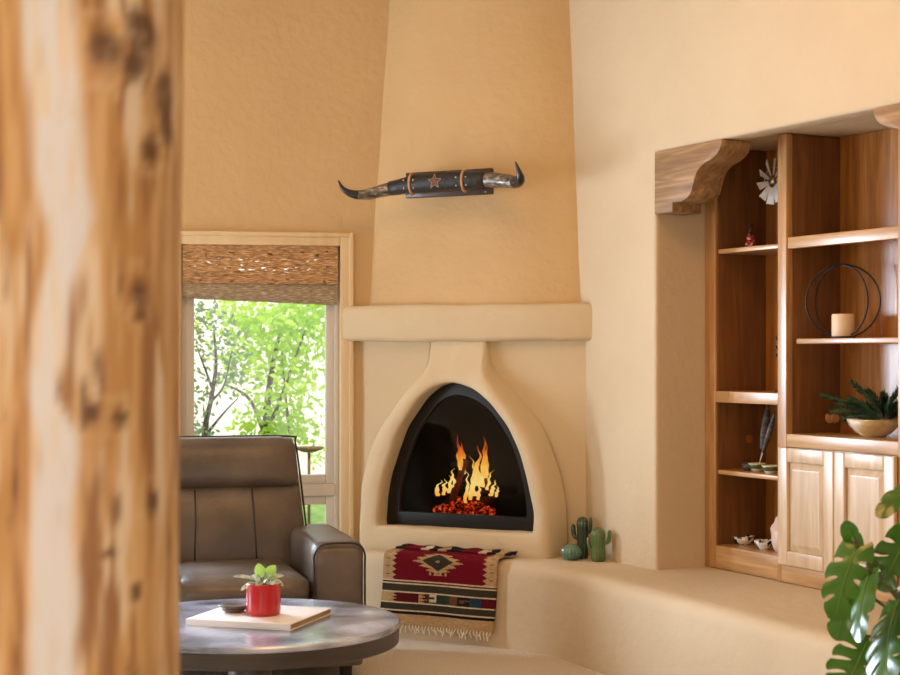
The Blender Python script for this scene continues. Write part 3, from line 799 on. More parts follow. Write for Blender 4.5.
for a, b in (((880, 420), (823, 395)), ((878, 418), (838, 404)), ((882, 414), (853, 384)), ((884, 415), (868, 392)), ((886, 416), (900, 388)), ((880, 420), (845, 418)), ((886, 420), (915, 396)), ((880, 417), (832, 412)), ((884, 417), (925, 412)), ((884, 416), (884, 396)), ((884, 418), (862, 405)), ((886, 416), (905, 402)), ((880, 419), (852, 400))):
    s0, s1 = .405+rk.uniform(-.02, .02), .405+rk.uniform(-.05, .03)
    p0 = at(RO, RA, *a, s0); p1 = at(RO, RA, *b, s1)
    base = Vector((p0.x, p0.y, p0.z)); q = bez([base, base+(p1-base)*.5+Vector((0, 0, .012)), p1], 8)
    mid = base.copy(); mid.z = max(1.045, base.z-.02)
    sp = thing('evergreen_sprig', 'dark green evergreen sprig fanning out of the marbled bowl on the counter', 'evergreen sprig', RW_(mid.x, mid.y, mid.z), RA, 'evergreen sprigs in the bowl')
    q = [v-mid for v in q]
    bm = BM(); tube(bm, [Vector((0, 0, 0))]+q, [.003]*(len(q))+[.001], 6); obj('twig', bm, TWIG, sp)
    bm = BM()
    for i in range(1, len(q)):
        d = (q[i]-q[i-1]).normalized()
        for k_ in range(18):
            side = Vector((rk.uniform(-1, 1), rk.uniform(-1, 1), rk.uniform(-1, 1))); side = (side-d*side.dot(d)).normalized()
            L_ = rk.uniform(.026, .046)*(1-.3*i/len(q)); o_ = q[i-1].lerp(q[i], rk.random()); e_ = o_+(d*.8+side*.6).normalized()*L_
            w = d.cross(side)*.0028
            m_ = o_.lerp(e_, .55)
            vs = [bm.verts.new(p) for p in (o_, m_+w, e_, m_-w)]; bm.faces.new(vs)
    obj('needles', bm, NEED, sp)
# feathers / dishes in the left tower
FEA = mat('dark_feather', (44, 42, 42), (96, 92, 88), scale=12, stretch=(1, 1, 6), rough=.6)
QUILL = mat('feather_quill', (206, 200, 190), rough=.5)
for (a, b, s0, s1, wd, lab) in (((760, 462), (768, 406), .36, .40, .020, 'dark feather with pale edge leaning in the left tower, the left one of the two'), ((759, 464), (775, 413), .33, .37, .013, 'dark feather with pale shaft leaning against the bookcase post, the right one of the two')):
    p0, p1 = at(RO, RA, *a, s0), at(RO, RA, *b, s1); p0.z = max(p0.z, .845)
    fe = thing('feather', lab, 'feather', RW_(p0.x, p0.y, p0.z), RA, 'feathers in the left tower')
    d = p1-p0; q = [d*(i/14)+Vector((.006*math.sin(i/14*3.14), 0, 0)) for i in range(15)]
    bm = BM(); tube(bm, q, [.0020*(1-.6*i/14) for i in range(15)], 6); obj('quill', bm, QUILL, fe, smooth=True)
    bm = BM(); rows = []
    for i in range(3, 15):
        t = (i-3)/11; w = wd*math.sin(math.pi*min(1, .12+t*.86))**.7
        rows.append([q[i]+Vector((-w*.5, -w*.8, .006)), q[i]+Vector((.002, -.001, 0)), q[i]+Vector((w*.5, w*.8, .006))])
    loft(bm, rows, False, False); o = obj('vane', bm, FEA, fe, smooth=True); so = o.modifiers.new('t', 'SOLIDIFY'); so.thickness = .0015
GRB = mat('green_glaze_band', (92, 116, 52), (60, 84, 40), scale=15, rough=.2, coat=.4)
CRM = mat('cream_glaze', (214, 208, 186), rough=.25, coat=.4)
def small_bowl(loc, r, h, mats, label, name='small_bowl', grp=None, band=True, cat='bowl'):
    t = thing(name, label, cat, loc, RA, grp)
    bm = BM(); lathe(bm, [(.001, 0), (r*.5, 0), (r*.55, h*.1), (r*.85, h*.45), (r, h), (r*.94, h), (r*.78, h*.5), (r*.4, h*.18), (.001, h*.16)], seg=32); obj('bowl_shell', bm, mats[0], t, smooth=True)
    if band:
        bm = BM(); lathe(bm, [(r*.80, h*.36), (r*.885, h*.44), (r*1.005, h*.86), (r*.99, h*.88), (r*.86, h*.5)], seg=32); obj('glaze_band', bm, mats[1], t, smooth=True)
    return t
for px, s, r, lab in ((757, .37, .040, 'green and cream small bowl under the feathers, beside the dark pebble'), (771, .335, .042, 'green and cream small bowl half hidden behind the bookcase post')):
    small_bowl(RW_(ru(px, s), s, .840), r, .036, (CRM, GRB), lab, grp='green bowls in the left tower')
bm = BM(); bmesh.ops.create_icosphere(bm, subdivisions=3, radius=1, matrix=Matrix.Diagonal((.026, .022, .019, 1)))
for v in bm.verts: v.co *= 1+.12*noise.noise(v.co*40)
tag(obj('dark_pebble', bm, mat('dark_stone', (52, 50, 48), (78, 74, 68), scale=30, rough=.4), smooth=True, loc=RW_(ru(747, .36), .36, .840+.018), rot=RA), 'dark grey rounded pebble on the shelf left of the green bowls', 'pebble')
BWP = mat('black_white_glaze', (22, 24, 34), (226, 222, 214), scale=42, rough=.25, coat=.4, detail=1, lo=.47, hi=.52)
small_bowl(RW_(ru(744, .40), .40, .505), .052, .036, (BWP,), 'black and white patterned bowl on the bottom shelf, the larger left one', grp='patterned bowls', band=False)
small_bowl(RW_(ru(764, .36), .36, .505), .044, .040, (BWP,), 'black and white patterned bowl on the bottom shelf beside the pale stone', grp='patterned bowls', band=False)
bm = BM(); bmesh.ops.create_icosphere(bm, subdivisions=3, radius=1, matrix=Matrix.Diagonal((.055, .03, .082, 1)))
for v in bm.verts: v.co += v.co.normalized()*.012*noise.noise(v.co*30); v.co.z = max(v.co.z, -.072)
tag(obj('pale_stone', bm, mat('rose_quartz', (214, 178, 162), (236, 214, 204), scale=14, rough=.5, bump=.4, bscale=30), loc=RW_(ru(781, .36), .36, .505+.073), rot=RA), 'pale pink stone slab standing on the bottom shelf by the bookcase post', 'stone')
# black ornament, mostly hidden behind the post
bo_ = thing('black_ornament', 'small black metal ornament with prongs showing beside the bookcase post', 'ornament', RW_(ru(781, .37), .37, 1.190), RA)
bm = BM(); lathe(bm, [(.028, 0), (.028, .006), (.008, .012), (.007, .26), (.001, .262)], seg=16); obj('stand', bm, BLACK, bo_, smooth=True)
for z in (.15, .185, .225):
    bm = BM(); tube(bm, bez([(0, 0, z), (-.016, 0, z-.004), (-.030, 0, z+.004), (-.034, 0, z+.014)], 5), .004, 8); obj('prong', bm, BLACK, bo_, smooth=True)

# ------------------------------------------------------------------ armchair
AA = R(15)
ac = thing('leather_armchair', 'brown leather recliner armchair with dark piping in front of the window', 'armchair', (-.846, 6.526, 0), AA)
def pillow(name, m, x0, x1, y0, y1, z0, z1, puff=(0, 0, 0), par=ac, shear=0, taper=0, n=10, bev=.03):
    """rounded cushion: subdivided box with soft corners; shear moves the top away (y per z)"""
    bm = BM(); bmesh.ops.create_cube(bm, size=2); bmesh.ops.subdivide_edges(bm, edges=bm.edges, cuts=n, use_grid_fill=True)
    hx, hy_, hz = (x1-x0)/2, (y1-y0)/2, (z1-z0)/2
    for v in bm.verts:
        p = v.co.copy(); q = Vector((p.x*hx, p.y*hy_, p.z*hz))
        core = Vector((max(-hx+bev, min(hx-bev, q.x)), max(-hy_+bev, min(hy_-bev, q.y)), max(-hz+bev, min(hz-bev, q.z))))
        d = q-core
        if d.length > 1e-6: q = core+d.normalized()*min(d.length, bev) if d.length > bev else q
        q.x += math.copysign(1, p.x)*puff[0]*max(0, abs(p.x)-.0)*(1-p.y**2)*(1-p.z**2)
        q.y += (p.y)*puff[1]*(1-p.x**4)*(1-p.z**2)
        q.z += (p.z)*puff[2]*(1-p.x**4)*(1-p.y**4)
        t = (p.z+1)/2
        q.x *= 1-taper*t
        q.y += shear*2*hz*t
        v.co = q+Vector(((x0+x1)/2, (y0+y1)/2, (z0+z1)/2))
    return obj(name, bm, m, par, smooth=True)
pillow('base', LEATH, -.30, .30, .05, .80, .06, .33, par=ac, bev=.02)
pillow('seat_cushion', LEATH, -.283, .283, -.03, .60, .315, .438, puff=(0, .02, .018), bev=.05)
# backrest panels: lower back and head roll, the back leaning away
pillow('backrest', LEATH, -.375, .375, .56, .74, .36, .770, puff=(0, .035, 0), shear=.22, taper=.06, bev=.045)
hr = pillow('headrest', LEATH, -.352, .352, .635, .815, .752, .978, puff=(0, .022, .0), shear=.22, taper=.05, bev=.05)
pillow('back_shell', LEATH, -.398, .398, .60, .76, .30, .975, shear=.245, taper=.14, bev=.035)
for sx in (-1, 1):
    a0, a1 = sorted((sx*.2875, sx*.512))
    arm = pillow('armrest', LEATH, a0, a1, -.01, .80, .05, .572, puff=(0, .004, .006), bev=.035)
    bm = BM(); y = -.014; e = .03
    tube(bm, bez([(a0+.006, y, .10), (a0+.006, y, .45), (a0+.008, y, .53), (a0+.04, y, .566), ((a0+a1)/2, y+.002, .572), (a1-.04, y, .566), (a1-.008, y, .53), (a1-.006, y, .45), (a1-.006, y, .10)], 6), .0045, 8)
    obj('piping', bm, LEATHD, arm, smooth=True)
bm = BM()
tube(bm, bez([(-.392, .63, .42), (-.376, .675, .60), (-.360, .724, .80), (-.344, .765, .95), (-.32, .775, .976), (0, .780, .979), (.32, .775, .976), (.344, .765, .95), (.360, .724, .80), (.376, .675, .60), (.392, .63, .42)], 8), .0045, 8)
obj('piping', bm, LEATHD, ac, smooth=True)
for sx in (-.13, .13):
    bm = BM(); tube(bm, [(sx*1.05, .556, .44), (sx*1.03, .562, .52), (sx, .575, .60), (sx*.99, .596, .68), (sx*.98, .640, .75)], .0035, 6); obj('seam', bm, LEATHD, ac, smooth=True)
for x in (-.44, .44):
    for y in (.06, .72):
        bm = BM(); lathe(bm, [(.025, 0), (.03, .07)], (x, y, 0), 16); obj('foot', bm, BLACK, ac)

# ------------------------------------------------------------------ coffee table and what stands on it
TT = .42
TX, TY, TR = -.70, 5.60, .527
PEW = mat('pewter_top_painted_sheen', (78, 86, 104), (206, 218, 242), scale=4.5, metal=.45, rough=.27, bump=.05, bscale=14, detail=8, lo=.35, hi=.68, c3=(160, 170, 192), spec=.6, coat=.25)  # worn grey top; the pale patches are painted window reflections
APR = mat('table_apron', (50, 44, 42), (70, 62, 58), scale=4, stretch=(1, 1, 6), rough=.42)
ct = thing('coffee_table', 'round dark coffee table with worn grey top in front of the armchair', 'coffee table', (TX, TY, 0))
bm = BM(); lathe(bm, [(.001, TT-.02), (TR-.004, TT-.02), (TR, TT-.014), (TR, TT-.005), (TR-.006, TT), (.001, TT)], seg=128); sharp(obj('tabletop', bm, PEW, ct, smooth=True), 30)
bm = BM(); lathe(bm, [(TR-.05, TT-.074), (TR-.012, TT-.076), (TR-.006, TT-.072), (TR-.004, TT-.022), (TR-.05, TT-.022)], seg=128); sharp(obj('apron', bm, APR, ct, smooth=True), 30)
bm = BM(); lathe(bm, [(.076, .03), (.076, TT-.02)], seg=40); obj('pedestal', bm, APR, ct, smooth=True)
bm = BM(); lathe(bm, [(.30, 0), (.30, .022), (.29, .03), (.08, .034)], seg=64); sharp(obj('base', bm, APR, ct, smooth=True), 30)
for k_ in range(3):
    a = R(8+120*k_); bm = BM(); box(bm, -.02, .02, -.02, .02, TT-.090, TT-.072, Matrix.Translation(((TR-.06)*math.cos(a), (TR-.06)*math.sin(a), 0))); obj('glide', bm, APR, ct, bevel=.004)
# large book
bA = math.atan2(5.409-5.527, -.559+.93)
bk = thing('large_book', 'large white book lying flat on the coffee table under the red pot', 'book', (-.667, 5.628, TT), bA)
COVER = mat('book_cover', (244, 244, 246), (226, 226, 230), scale=4, rough=.35)
PAGES = mat('book_pages', (206, 176, 138), (150, 118, 86), scale=5, stretch=(2, 2, 160), rough=.9)
bw_, bd_ = .195, .185
bm = BM(); box(bm, -bw_, bw_, -bd_, bd_, .019, .022); box(bm, -bw_, bw_, -bd_, bd_, 0, .003); box(bm, -bw_, bw_, -bd_-.002, -bd_+.002, 0, .022); obj('cover', bm, COVER, bk, bevel=.001)
bm = BM(); box(bm, -bw_+.004, bw_-.003, -bd_+.002, bd_-.004, .003, .019); obj('page_block', bm, PAGES, bk)
BKT = TT+.022
# red pot with plant
k = P(263.5, 610, 5.60)
rp = thing('potted_plant', 'small green leafy plant in a shiny red pot on the white book', 'potted plant', (k.x, 5.60, BKT))
bm = BM(); lathe(bm, [(.001, 0), (.054, 0), (.058, .003), (.061, .02), (.061, .108), (.058, .110), (.056, .106), (.055, .094), (.001, .094)], seg=56); sharp(obj('pot', bm, RED, rp, smooth=True), 50)
bm = BM(); lathe(bm, [(.001, .094), (.055, .094), (.05, .099), (.001, .102)], seg=32); obj('soil', bm, SOIL, rp, smooth=True)
LF1 = leaf_mat('fresh_leaf', (112, 156, 62), (176, 206, 96), trans=.3, rough=.4, scale=14)
LF2 = leaf_mat('variegated_leaf', (92, 116, 78), (206, 214, 190), trans=.2, rough=.45, scale=60)
def simple_leaf(name, m, base, tip, w, nrm, par, stem=None, cup=.15, stemmat=None, n=10):
    base, tip = Vector(base), Vector(tip); d = tip-base; L_ = d.length; d.normalize(); s = d.cross(Vector(nrm)).normalized(); nn = s.cross(d)
    bm = BM(); rows = []
    for i in range(n+1):
        t = i/n; hw = w/2*(math.sin(math.pi*t**.85)**.55 if 0 < t < 1 else .02)
        c = base+d*L_*t-nn*(L_*.18*t*t)
        rows.append([c+s*hw*k2+nn*(abs(k2)**1.5*hw*cup*2) for k2 in (-1, -.6, -.25, 0, .25, .6, 1)])
    loft(bm, rows, False, False); o = obj(name, bm, m, par, smooth=True)
    if stem:
        bm = BM(); tube(bm, bez([stem, (Vector(stem)+base)/2+Vector((0, 0, .006)), base], 5), .0018, 6); obj('leaf_stem', bm, stemmat or m, o)
    return o
leaves = [((-.005, 0, .130), (-.018, -.010, .178), .040, (0, -1, .3), LF1), ((.012, 0, .128), (.040, -.014, .172), .042, (0, -1, .5), LF1),
          ((-.030, 0, .120), (-.102, -.015, .146), .026, (0, -.4, 1), LF2), ((-.028, -.02, .114), (-.078, -.035, .096), .026, (-.2, -.6, 1), LF2),
          ((.025, 0, .120), (.072, -.01, .108), .030, (.3, -.5, 1), LF2), ((.02, -.02, .115), (.040, -.055, .118), .030, (0, -.6, 1), LF2),
          ((-.005, -.02, .116), (-.016, -.06, .112), .030, (0, -.6, 1), LF2), ((.0, .0, .12), (.022, -.035, .142), .028, (0, -1, .6), LF2),
          ((.02, .02, .12), (.066, .04, .138), .030, (0, -.5, 1), LF2), ((-.02, .02, .12), (-.05, .05, .136), .030, (0, -.5, 1), LF2), ((-.012, -.01, .122), (-.030, -.03, .140), .024, (0, -1, .5), LF2)]
for b_, t_, w_, n_, m_ in leaves: simple_leaf('leaf', m_, b_, t_, w_, n_, rp, stem=(b_[0]*.3, b_[1]*.3, .098))
# stacked coasters
k = P(234, 606, 5.66)
for i, (z, m_, lab, r_) in enumerate(((0, mat('tan_coaster', (134, 106, 82), (108, 84, 64), scale=20, rough=.6), 'brown round coaster under the dark dish, left of the red pot', .042), (.013, mat('slate_dish', (70, 68, 70), (104, 100, 100), scale=20, rough=.3), 'dark shallow dish stacked on the brown coaster beside the red pot', .055))):
    bm = BM()
    if i == 0: lathe(bm, [(.001, 0), (r_*.7, 0), (r_, .008), (r_, .013), (.001, .013)], seg=40)
    else: lathe(bm, [(.001, 0), (r_*.75, 0), (r_, .009), (r_, .013), (r_*.9, .012), (r_*.7, .006), (.001, .005)], seg=40)
    tag(obj('coaster' if i == 0 else 'shallow_dish', bm, m_, smooth=True, loc=(k.x, 5.66, BKT+z)), lab, 'coaster' if i == 0 else 'dish')

# ------------------------------------------------------------------ peeled log post in the foreground
PX_, PY_, PR_ = -.509, 2.15, .146
bm = BM(); seg, nz = 120, 320
col = bm.loops.layers.float_color.new('wood_tone')
def N3(x, y, z): return noise.noise(Vector((x, y, z)))
def sm_(a, b, x):
    t = max(0, min(1, (x-a)/(b-a))); return t*t*(3-2*t)
def mixv(a, b, t): return tuple(a[i]*(1-t)+b[i]*t for i in range(3))
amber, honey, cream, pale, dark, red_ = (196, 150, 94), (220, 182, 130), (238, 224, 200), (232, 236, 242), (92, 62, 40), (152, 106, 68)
# tone along the log: pale strip positions by height (metres up, turn in degrees)
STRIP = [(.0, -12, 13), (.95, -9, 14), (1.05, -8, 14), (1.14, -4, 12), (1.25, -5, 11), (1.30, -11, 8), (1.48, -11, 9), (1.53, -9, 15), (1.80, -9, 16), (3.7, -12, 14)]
def strip(z):
    for (a, b, c), (d, e_, f) in zip(STRIP, STRIP[1:]):
        if a <= z <= d:
            t = (z-a)/(d-a); return b+(e_-b)*t, c+(f-c)*t
    return STRIP[-1][1:]
KNOTS = [(1.765, 33, .030), (1.735, 14, .026), (1.715, 28, .024), (1.69, 52, .034), (1.645, 55, .026), (1.62, 42, .02), (1.43, 34, .020), (1.40, 36, .012), (1.275, 10, .016), (1.27, 24, .014), (1.16, 46, .018), (1.10, 20, .012), (1.045, 35, .012), (2.3, 10, .04), (.6, 30, .04), (1.3, -75, .03)]
camang = math.atan2(-PY_, -PX_)
def tone(ang, z):
    """ang in degrees from the side facing the room"""
    ar = R(ang); x, y = math.cos(ar)*3, math.sin(ar)*3
    g = N3(x*2.4, y*2.4, z*5)*.55+N3(x*7, y*7, z*9)*.4+N3(x*20, y*20, z*8)*.42
    c = mixv(amber, honey, sm_(-.3, .3, g))
    c = mixv(c, cream, sm_(.08, .5, N3(x*2+5, y*2, z*3.2)+.35*N3(x*8, y*8, z*12)+.2*N3(x*26, y*26, z*14))*.85)
    c = mixv(c, red_, sm_(.05, .5, N3(x*2.5, y*2.5+7, z*4.4)+.4*N3(x*9, y*9, z*13)+.25*N3(x*24+3, y*24, z*10))*.8)
    c = mixv(c, dark, sm_(.48, .8, N3(x*5+2, y*5, z*9)+.3*N3(x*16, y*16, z*22))*.7)
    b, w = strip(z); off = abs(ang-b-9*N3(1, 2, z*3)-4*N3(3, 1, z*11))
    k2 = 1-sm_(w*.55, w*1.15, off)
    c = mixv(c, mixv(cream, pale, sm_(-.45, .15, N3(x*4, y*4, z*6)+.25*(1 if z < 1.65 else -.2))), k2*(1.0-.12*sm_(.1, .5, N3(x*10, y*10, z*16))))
    for kz, ka, kr in KNOTS:
        dx = R(ang-ka)*PR_; dz = z-kz; dd = math.hypot(dx, dz*.8)/kr+.35*N3(dx*30, dz*30, ka)
        c = mixv(c, dark, (1-sm_(.35, 1.0, dd))*.8)
        c = mixv(c, cream, (1-sm_(0, .25, abs(dd-1.5)))*.25)
    return c
def prad(ang, z):
    ar = R(ang); x, y = math.cos(ar), math.sin(ar)
    r = PR_*(1+.035*N3(x*1.2, y*1.2, z*1.1)+.015*N3(x*4, y*4, z*3))
    for kz, ka, kr in KNOTS[:3]:
        dx = R(ang-ka)*PR_; dd = math.hypot(dx, z-kz)/(kr*1.6); r += .010*math.exp(-dd*dd)
    return r+.008*(1.35-z)*0
rows = []
for j in range(nz+1):
    z = .0+H*j/nz
    row = []
    for i in range(seg):
        ang = -180+360*i/seg; a = camang+R(ang); r = prad(ang, z)-.003*(1.35-z)*0
        row.append(bm.verts.new((r*math.cos(a)-.004*(z-1.35)*-1, r*math.sin(a), z)))
    rows.append(row)
tones = {}
for j in range(nz+1):
    for i in range(seg): tones[(i, j)] = lin(tone(-180+360*i/seg, H*j/nz))
for j in range(nz):
    for i in range(seg):
        i2 = (i+1) % seg
        f = bm.faces.new((rows[j][i], rows[j][i2], rows[j+1][i2], rows[j+1][i])); f.smooth = True
        for lp, key in zip(f.loops, ((i, j), (i2, j), (i2, j+1), (i, j+1))): lp[col] = tones[key]
bm.faces.new(rows[-1]); bm.faces.new(list(reversed(rows[0])))
POSTM = mat('peeled_log', (200, 140, 70), rough=.5, bump=.25, bscale=30, stretch=(1, 1, .25), coat=.0)
att = POSTM.node_tree.nodes.new('ShaderNodeVertexColor'); att.layer_name = 'wood_tone'
POSTM.node_tree.links.new(att.outputs[0], POSTM.node_tree.nodes['Principled BSDF'].inputs['Base Color'])
tag(obj('log_post', bm, POSTM, smooth=True, loc=(PX_, PY_, 0)), 'thick peeled amber log post with knots, close up at the left edge', 'post')

# ------------------------------------------------------------------ monstera beside the bench
MONS = leaf_mat('monstera_leaf', (30, 74, 24), (70, 122, 34), trans=.25, rough=.24, scale=5, spec=.7)
MONY = leaf_mat('monstera_young_leaf', (98, 138, 30), (140, 168, 44), trans=.35, rough=.35, scale=5)
MSTEM = mat('monstera_stem', (70, 92, 44), (90, 88, 50), scale=8, rough=.5)
MRIB = mat('leaf_midrib', (110, 146, 70), rough=.4)
mo = thing('monstera_plant', 'large split-leaf monstera with glossy green leaves at the lower right corner', 'plant', (1.30, 4.30, 0))
MO = Vector((1.30, 4.30, 0))
def mleaf(base, tip, w, nrm, m=MONS, lobes=5, split=.42, droop=.22, cup=.12, stem=True):
    b = P(*base)-MO; t = P(*tip)-MO
    d = t-b; L_ = d.length; d.normalize(); s = d.cross(Vector(nrm)).normalized(); nn = s.cross(d).normalized()
    bm = BM()
    def pos(sv, r, side):
        # heart-shaped outline: lateral veins run out and forward
        wv = (w/2)*(math.sin(math.pi*min(1, (sv*.86+.14)))**.62)*(1 if sv < .97 else .6)
        fwd = L_*((.20-.40*(1-sv)**2)*r*r+.04*r)
        along = L_*sv+fwd*(1-.5*sv)
        lat = wv*r*side
        tt = along/L_
        zz = cup*abs(lat)*1.0-droop*L_*max(0, tt)**2-.9*lat*lat/max(w, .01)*.6
        zz += .003*math.sin(sv*lobes*6.28)*r
        return b+d*along+s*lat+nn*zz
    nr = 9; ns = 6
    for side in (-1, 1):
        for k2 in range(lobes):
            c0_, c1_ = k2/lobes, (k2+1)/lobes
            rows = []
            for j in range(nr+1):
                r = j/nr; gap = 0 if r < split else (.30/lobes)*math.sin(math.pi*min(.80, .10+.75*(r-split)/(1-split)))**.8
                if k2 == lobes-1: g1 = 0
                else: g1 = gap
                g0 = gap if k2 > 0 else 0
                rows.append([pos(c0_+g0/2+(c1_-c0_-g0/2-g1/2)*i/ns, r*(1-.10*abs(2*i/ns-1)**2*max(0, (r-.6)/.4)), side) for i in range(ns+1)])
            loft(bm, rows, False, False)
    bmesh.ops.remove_doubles(bm, verts=bm.verts, dist=.0004)
    o = obj('leaf', bm, m, mo, smooth=True)
    bm = BM(); tube(bm, [b+d*L_*i/8+nn*(-droop*L_*(i/8)**2+.0016) for i in range(9)], [.0018*(1-.75*i/8) for i in range(9)], 6); obj('midrib', bm, MRIB, o, smooth=True)
    if stem:
        c = Vector((random.uniform(-.03, .03), random.uniform(-.03, .03), .34))
        q = bez([c, c+(b-c)*.5+Vector((.02, .01, .09)), b-d*.0+Vector((0, 0, .01)), b], 8)
        bm = BM(); tube(bm, q, .0042, 8); obj('petiole', bm, MSTEM, o, smooth=True)
mleaf((857, 546, 4.2), (833, 604, 4.10), .125, (-.5, -.75, .35), MONS, 4, .38)
mleaf((853, 590, 4.22), (835, 634, 4.2), .095, (-.45, -.85, .2), MONS, 3, .85)
mleaf((870, 574, 4.12), (847, 623, 3.98), .095, (-.88, -.42, .22), MONS, 3, .75)
mleaf((900, 598, 4.08), (871, 660, 3.90), .190, (-.86, -.42, .30), MONS, 5, .40)
mleaf((868, 640, 4.14), (842, 694, 4.08), .150, (-.3, -.8, .35), MONS, 5, .3)
mleaf((890, 656, 4.14), (891, 712, 4.05), .120, (.1, -.9, .4), MONS, 5, .3)
mleaf((908, 534, 4.25), (885, 580, 4.18), .120, (-.2, -.9, .25), MONS, 4, .4)
mleaf((916, 484, 4.25), (883, 502, 4.15), .080, (-.2, -.5, .8), MONS, 3, .85)
mleaf((870, 570, 4.2), (866, 606, 4.16), .045, (-.5, -.8, .2), MONY, 2, .95)
mleaf((857, 550, 4.24), (848, 528, 4.2), .055, (-.3, -.8, .4), MONS, 2, .95, stem=False)
mleaf((940, 560, 4.3), (960, 620, 4.2), .16, (.2, -.8, .4), MONS, 5)
mleaf((930, 640, 4.25), (925, 720, 4.2), .16, (0, -.8, .5), MONS, 5)
bm = BM(); tube(bm, bez([P(857, 547, 4.22)-MO, P(880, 553, 4.25)-MO, P(905, 562, 4.3)-MO, P(915, 640, 4.3)-MO, Vector((.0, .0, .34))], 8), .0042, 8); obj('petiole', bm, MSTEM, mo, smooth=True)
bm = BM(); lathe(bm, [(.001, 0), (.12, 0), (.13, .01), (.165, .30), (.172, .33), (.160, .33), (.150, .29), (.001, .29)], seg=48); obj('pot', bm, mat('terracotta', (150, 92, 62), (130, 76, 50), scale=6, rough=.8), mo, smooth=True)
bm = BM(); lathe(bm, [(.001, .30), (.152, .30), (.10, .312), (.001, .315)], seg=32); obj('soil', bm, SOIL, mo, smooth=True)
bm = BM(); tube(bm, [(0, 0, .28), (.005, .005, .36), (.02, .01, .44)], [.016, .014, .008], 10); obj('stem', bm, MSTEM, mo, smooth=True)

# ------------------------------------------------------------------ outside the window
LAWN = mat('lawn', (96, 136, 60), (140, 172, 92), scale=9, rough=1, bump=.6, bscale=60)
STUC = mat('garden_stucco', (226, 216, 206), (238, 230, 222), scale=3, rough=.9)
bm = BM(); box(bm, -14, 10, 8.6, 30, -.35, -.10); struct(obj('ground_outside', bm, LAWN))
bm = BM(); box(bm, -14, 10, 16.0, 16.3, -.1, 3.0); struct(obj('wall_garden', bm, STUC, loc=(0, 0, 0)))
BARK = mat('bark', (78, 66, 56), (110, 96, 82), scale=20, rough=.9)
FOL1 = leaf_mat('spring_leaf', (140, 186, 40), (204, 232, 96), trans=.5, rough=.5, scale=2.5)
FOL2 = leaf_mat('sage_leaf', (112, 140, 96), (162, 182, 138), trans=.4, rough=.5, scale=2.5)
def tree(base, label, blobs, nleaf, m, trunk, lsize, seed):
    rk = random.Random(seed); B_ = Vector(base)
    t = thing('garden_tree', label, 'tree', base)
    bm = BM()
    for path, r in trunk:
        q = bez([Vector(p)-B_ for p in path], 6); tube(bm, q, [r*(1-.75*i/len(q)) for i in range(len(q))], 7)
    obj('trunk', bm, BARK, t, smooth=True)
    bm = BM()
    for c, rad, wgt in blobs:
        for i in range(int(nleaf*wgt)):
            v = Vector((rk.gauss(0, 1), rk.gauss(0, 1), rk.gauss(0, 1)))
            if v.length > 1.9: continue
            p = Vector(c)-B_+Vector((v.x*rad[0], v.y*rad[1], v.z*rad[2]))*.55
            d = Vector((rk.uniform(-1, 1), rk.uniform(-1, 1), rk.uniform(-1, .6))).normalized(); s = d.cross(Vector((rk.uniform(-1, 1), rk.uniform(-1, 1), rk.uniform(-1, 1)))).normalized()
            L_ = lsize*rk.uniform(.6, 1.3)
            bm.faces.new([bm.verts.new(x) for x in (p, p+d*L_*.5+s*L_*.28, p+d*L_, p+d*L_*.5-s*L_*.28)])
    o = obj('foliage', bm, m, t); o['kind'] = 'stuff'
def PV(px, py, Y): return tuple(P(px, py, Y))
g = -.10
tree((P(268, 500, 12.2).x, 12.2, g), 'bright green leafy tree filling the right of the window view', [
    (PV(280, 320, 12.2), (.50, .5, .30), 1), (PV(305, 330, 12.0), (.32, .4, .35), .8), (PV(262, 360, 12.3), (.42, .4, .35), .8), (PV(290, 395, 12.1), (.30, .4, .35), .55), (PV(268, 425, 12.2), (.30, .4, .22), .5), (PV(296, 432, 12.0), (.25, .3, .12), .2), (PV(240, 320, 12.3), (.35, .4, .28), .5), (PV(315, 300, 12.2), (.3, .4, .3), .5)],
    900, FOL1, [([(P(268, 500, 12.2).x, 12.2, g), PV(266, 430, 12.2), PV(272, 370, 12.2), PV(283, 320, 12.2)], .04), ([PV(267, 440, 12.2), PV(250, 400, 12.25), PV(228, 385, 12.3)], .02), ([PV(268, 430, 12.2), PV(284, 390, 12.1), PV(305, 330, 12.0)], .02), ([PV(292, 450, 12.0), PV(286, 400, 12.1), PV(282, 350, 12.1)], .015)], .065, 5)
tree((P(196, 500, 11.0).x, 11.0, g), 'grey-green slender tree with forked dark trunk at the left of the window view', [
    (PV(215, 355, 11.0), (.28, .3, .35), .5), (PV(205, 320, 11.0), (.25, .3, .3), .5), (PV(198, 400, 11.0), (.14, .2, .2), .25), (PV(232, 375, 11.0), (.2, .3, .2), .25), (PV(200, 432, 11.0), (.16, .2, .14), .3)],
    560, FOL2, [([(P(196, 500, 11.0).x, 11.0, g), PV(204, 440, 11), PV(211, 400, 11), PV(216, 365, 11), PV(214, 330, 11)], .026), ([PV(205, 436, 11), PV(222, 415, 11), PV(238, 398, 11)], .012), ([PV(211, 402, 11), PV(224, 385, 11), PV(232, 350, 11)], .010), ([PV(213, 390, 11), PV(204, 366, 11), PV(196, 345, 11)], .010)], .045, 9)
tree((P(345, 500, 14.0).x, 14.0, g), 'small leafy shrub beside the bird bath by the garden wall', [(PV(316, 455, 14), (.14, .2, .10), .25), (PV(330, 440, 14), (.3, .3, .3), .5)], 260, FOL1, [([(P(345, 500, 14).x, 14, g), PV(338, 470, 14), PV(320, 456, 14)], .014)], .05, 21)
bb = P(309, 447, 12.6)
bt = thing('bird_bath', 'rusty metal bird bath on a thin stem outside the window', 'bird bath', (bb.x, bb.y, g))
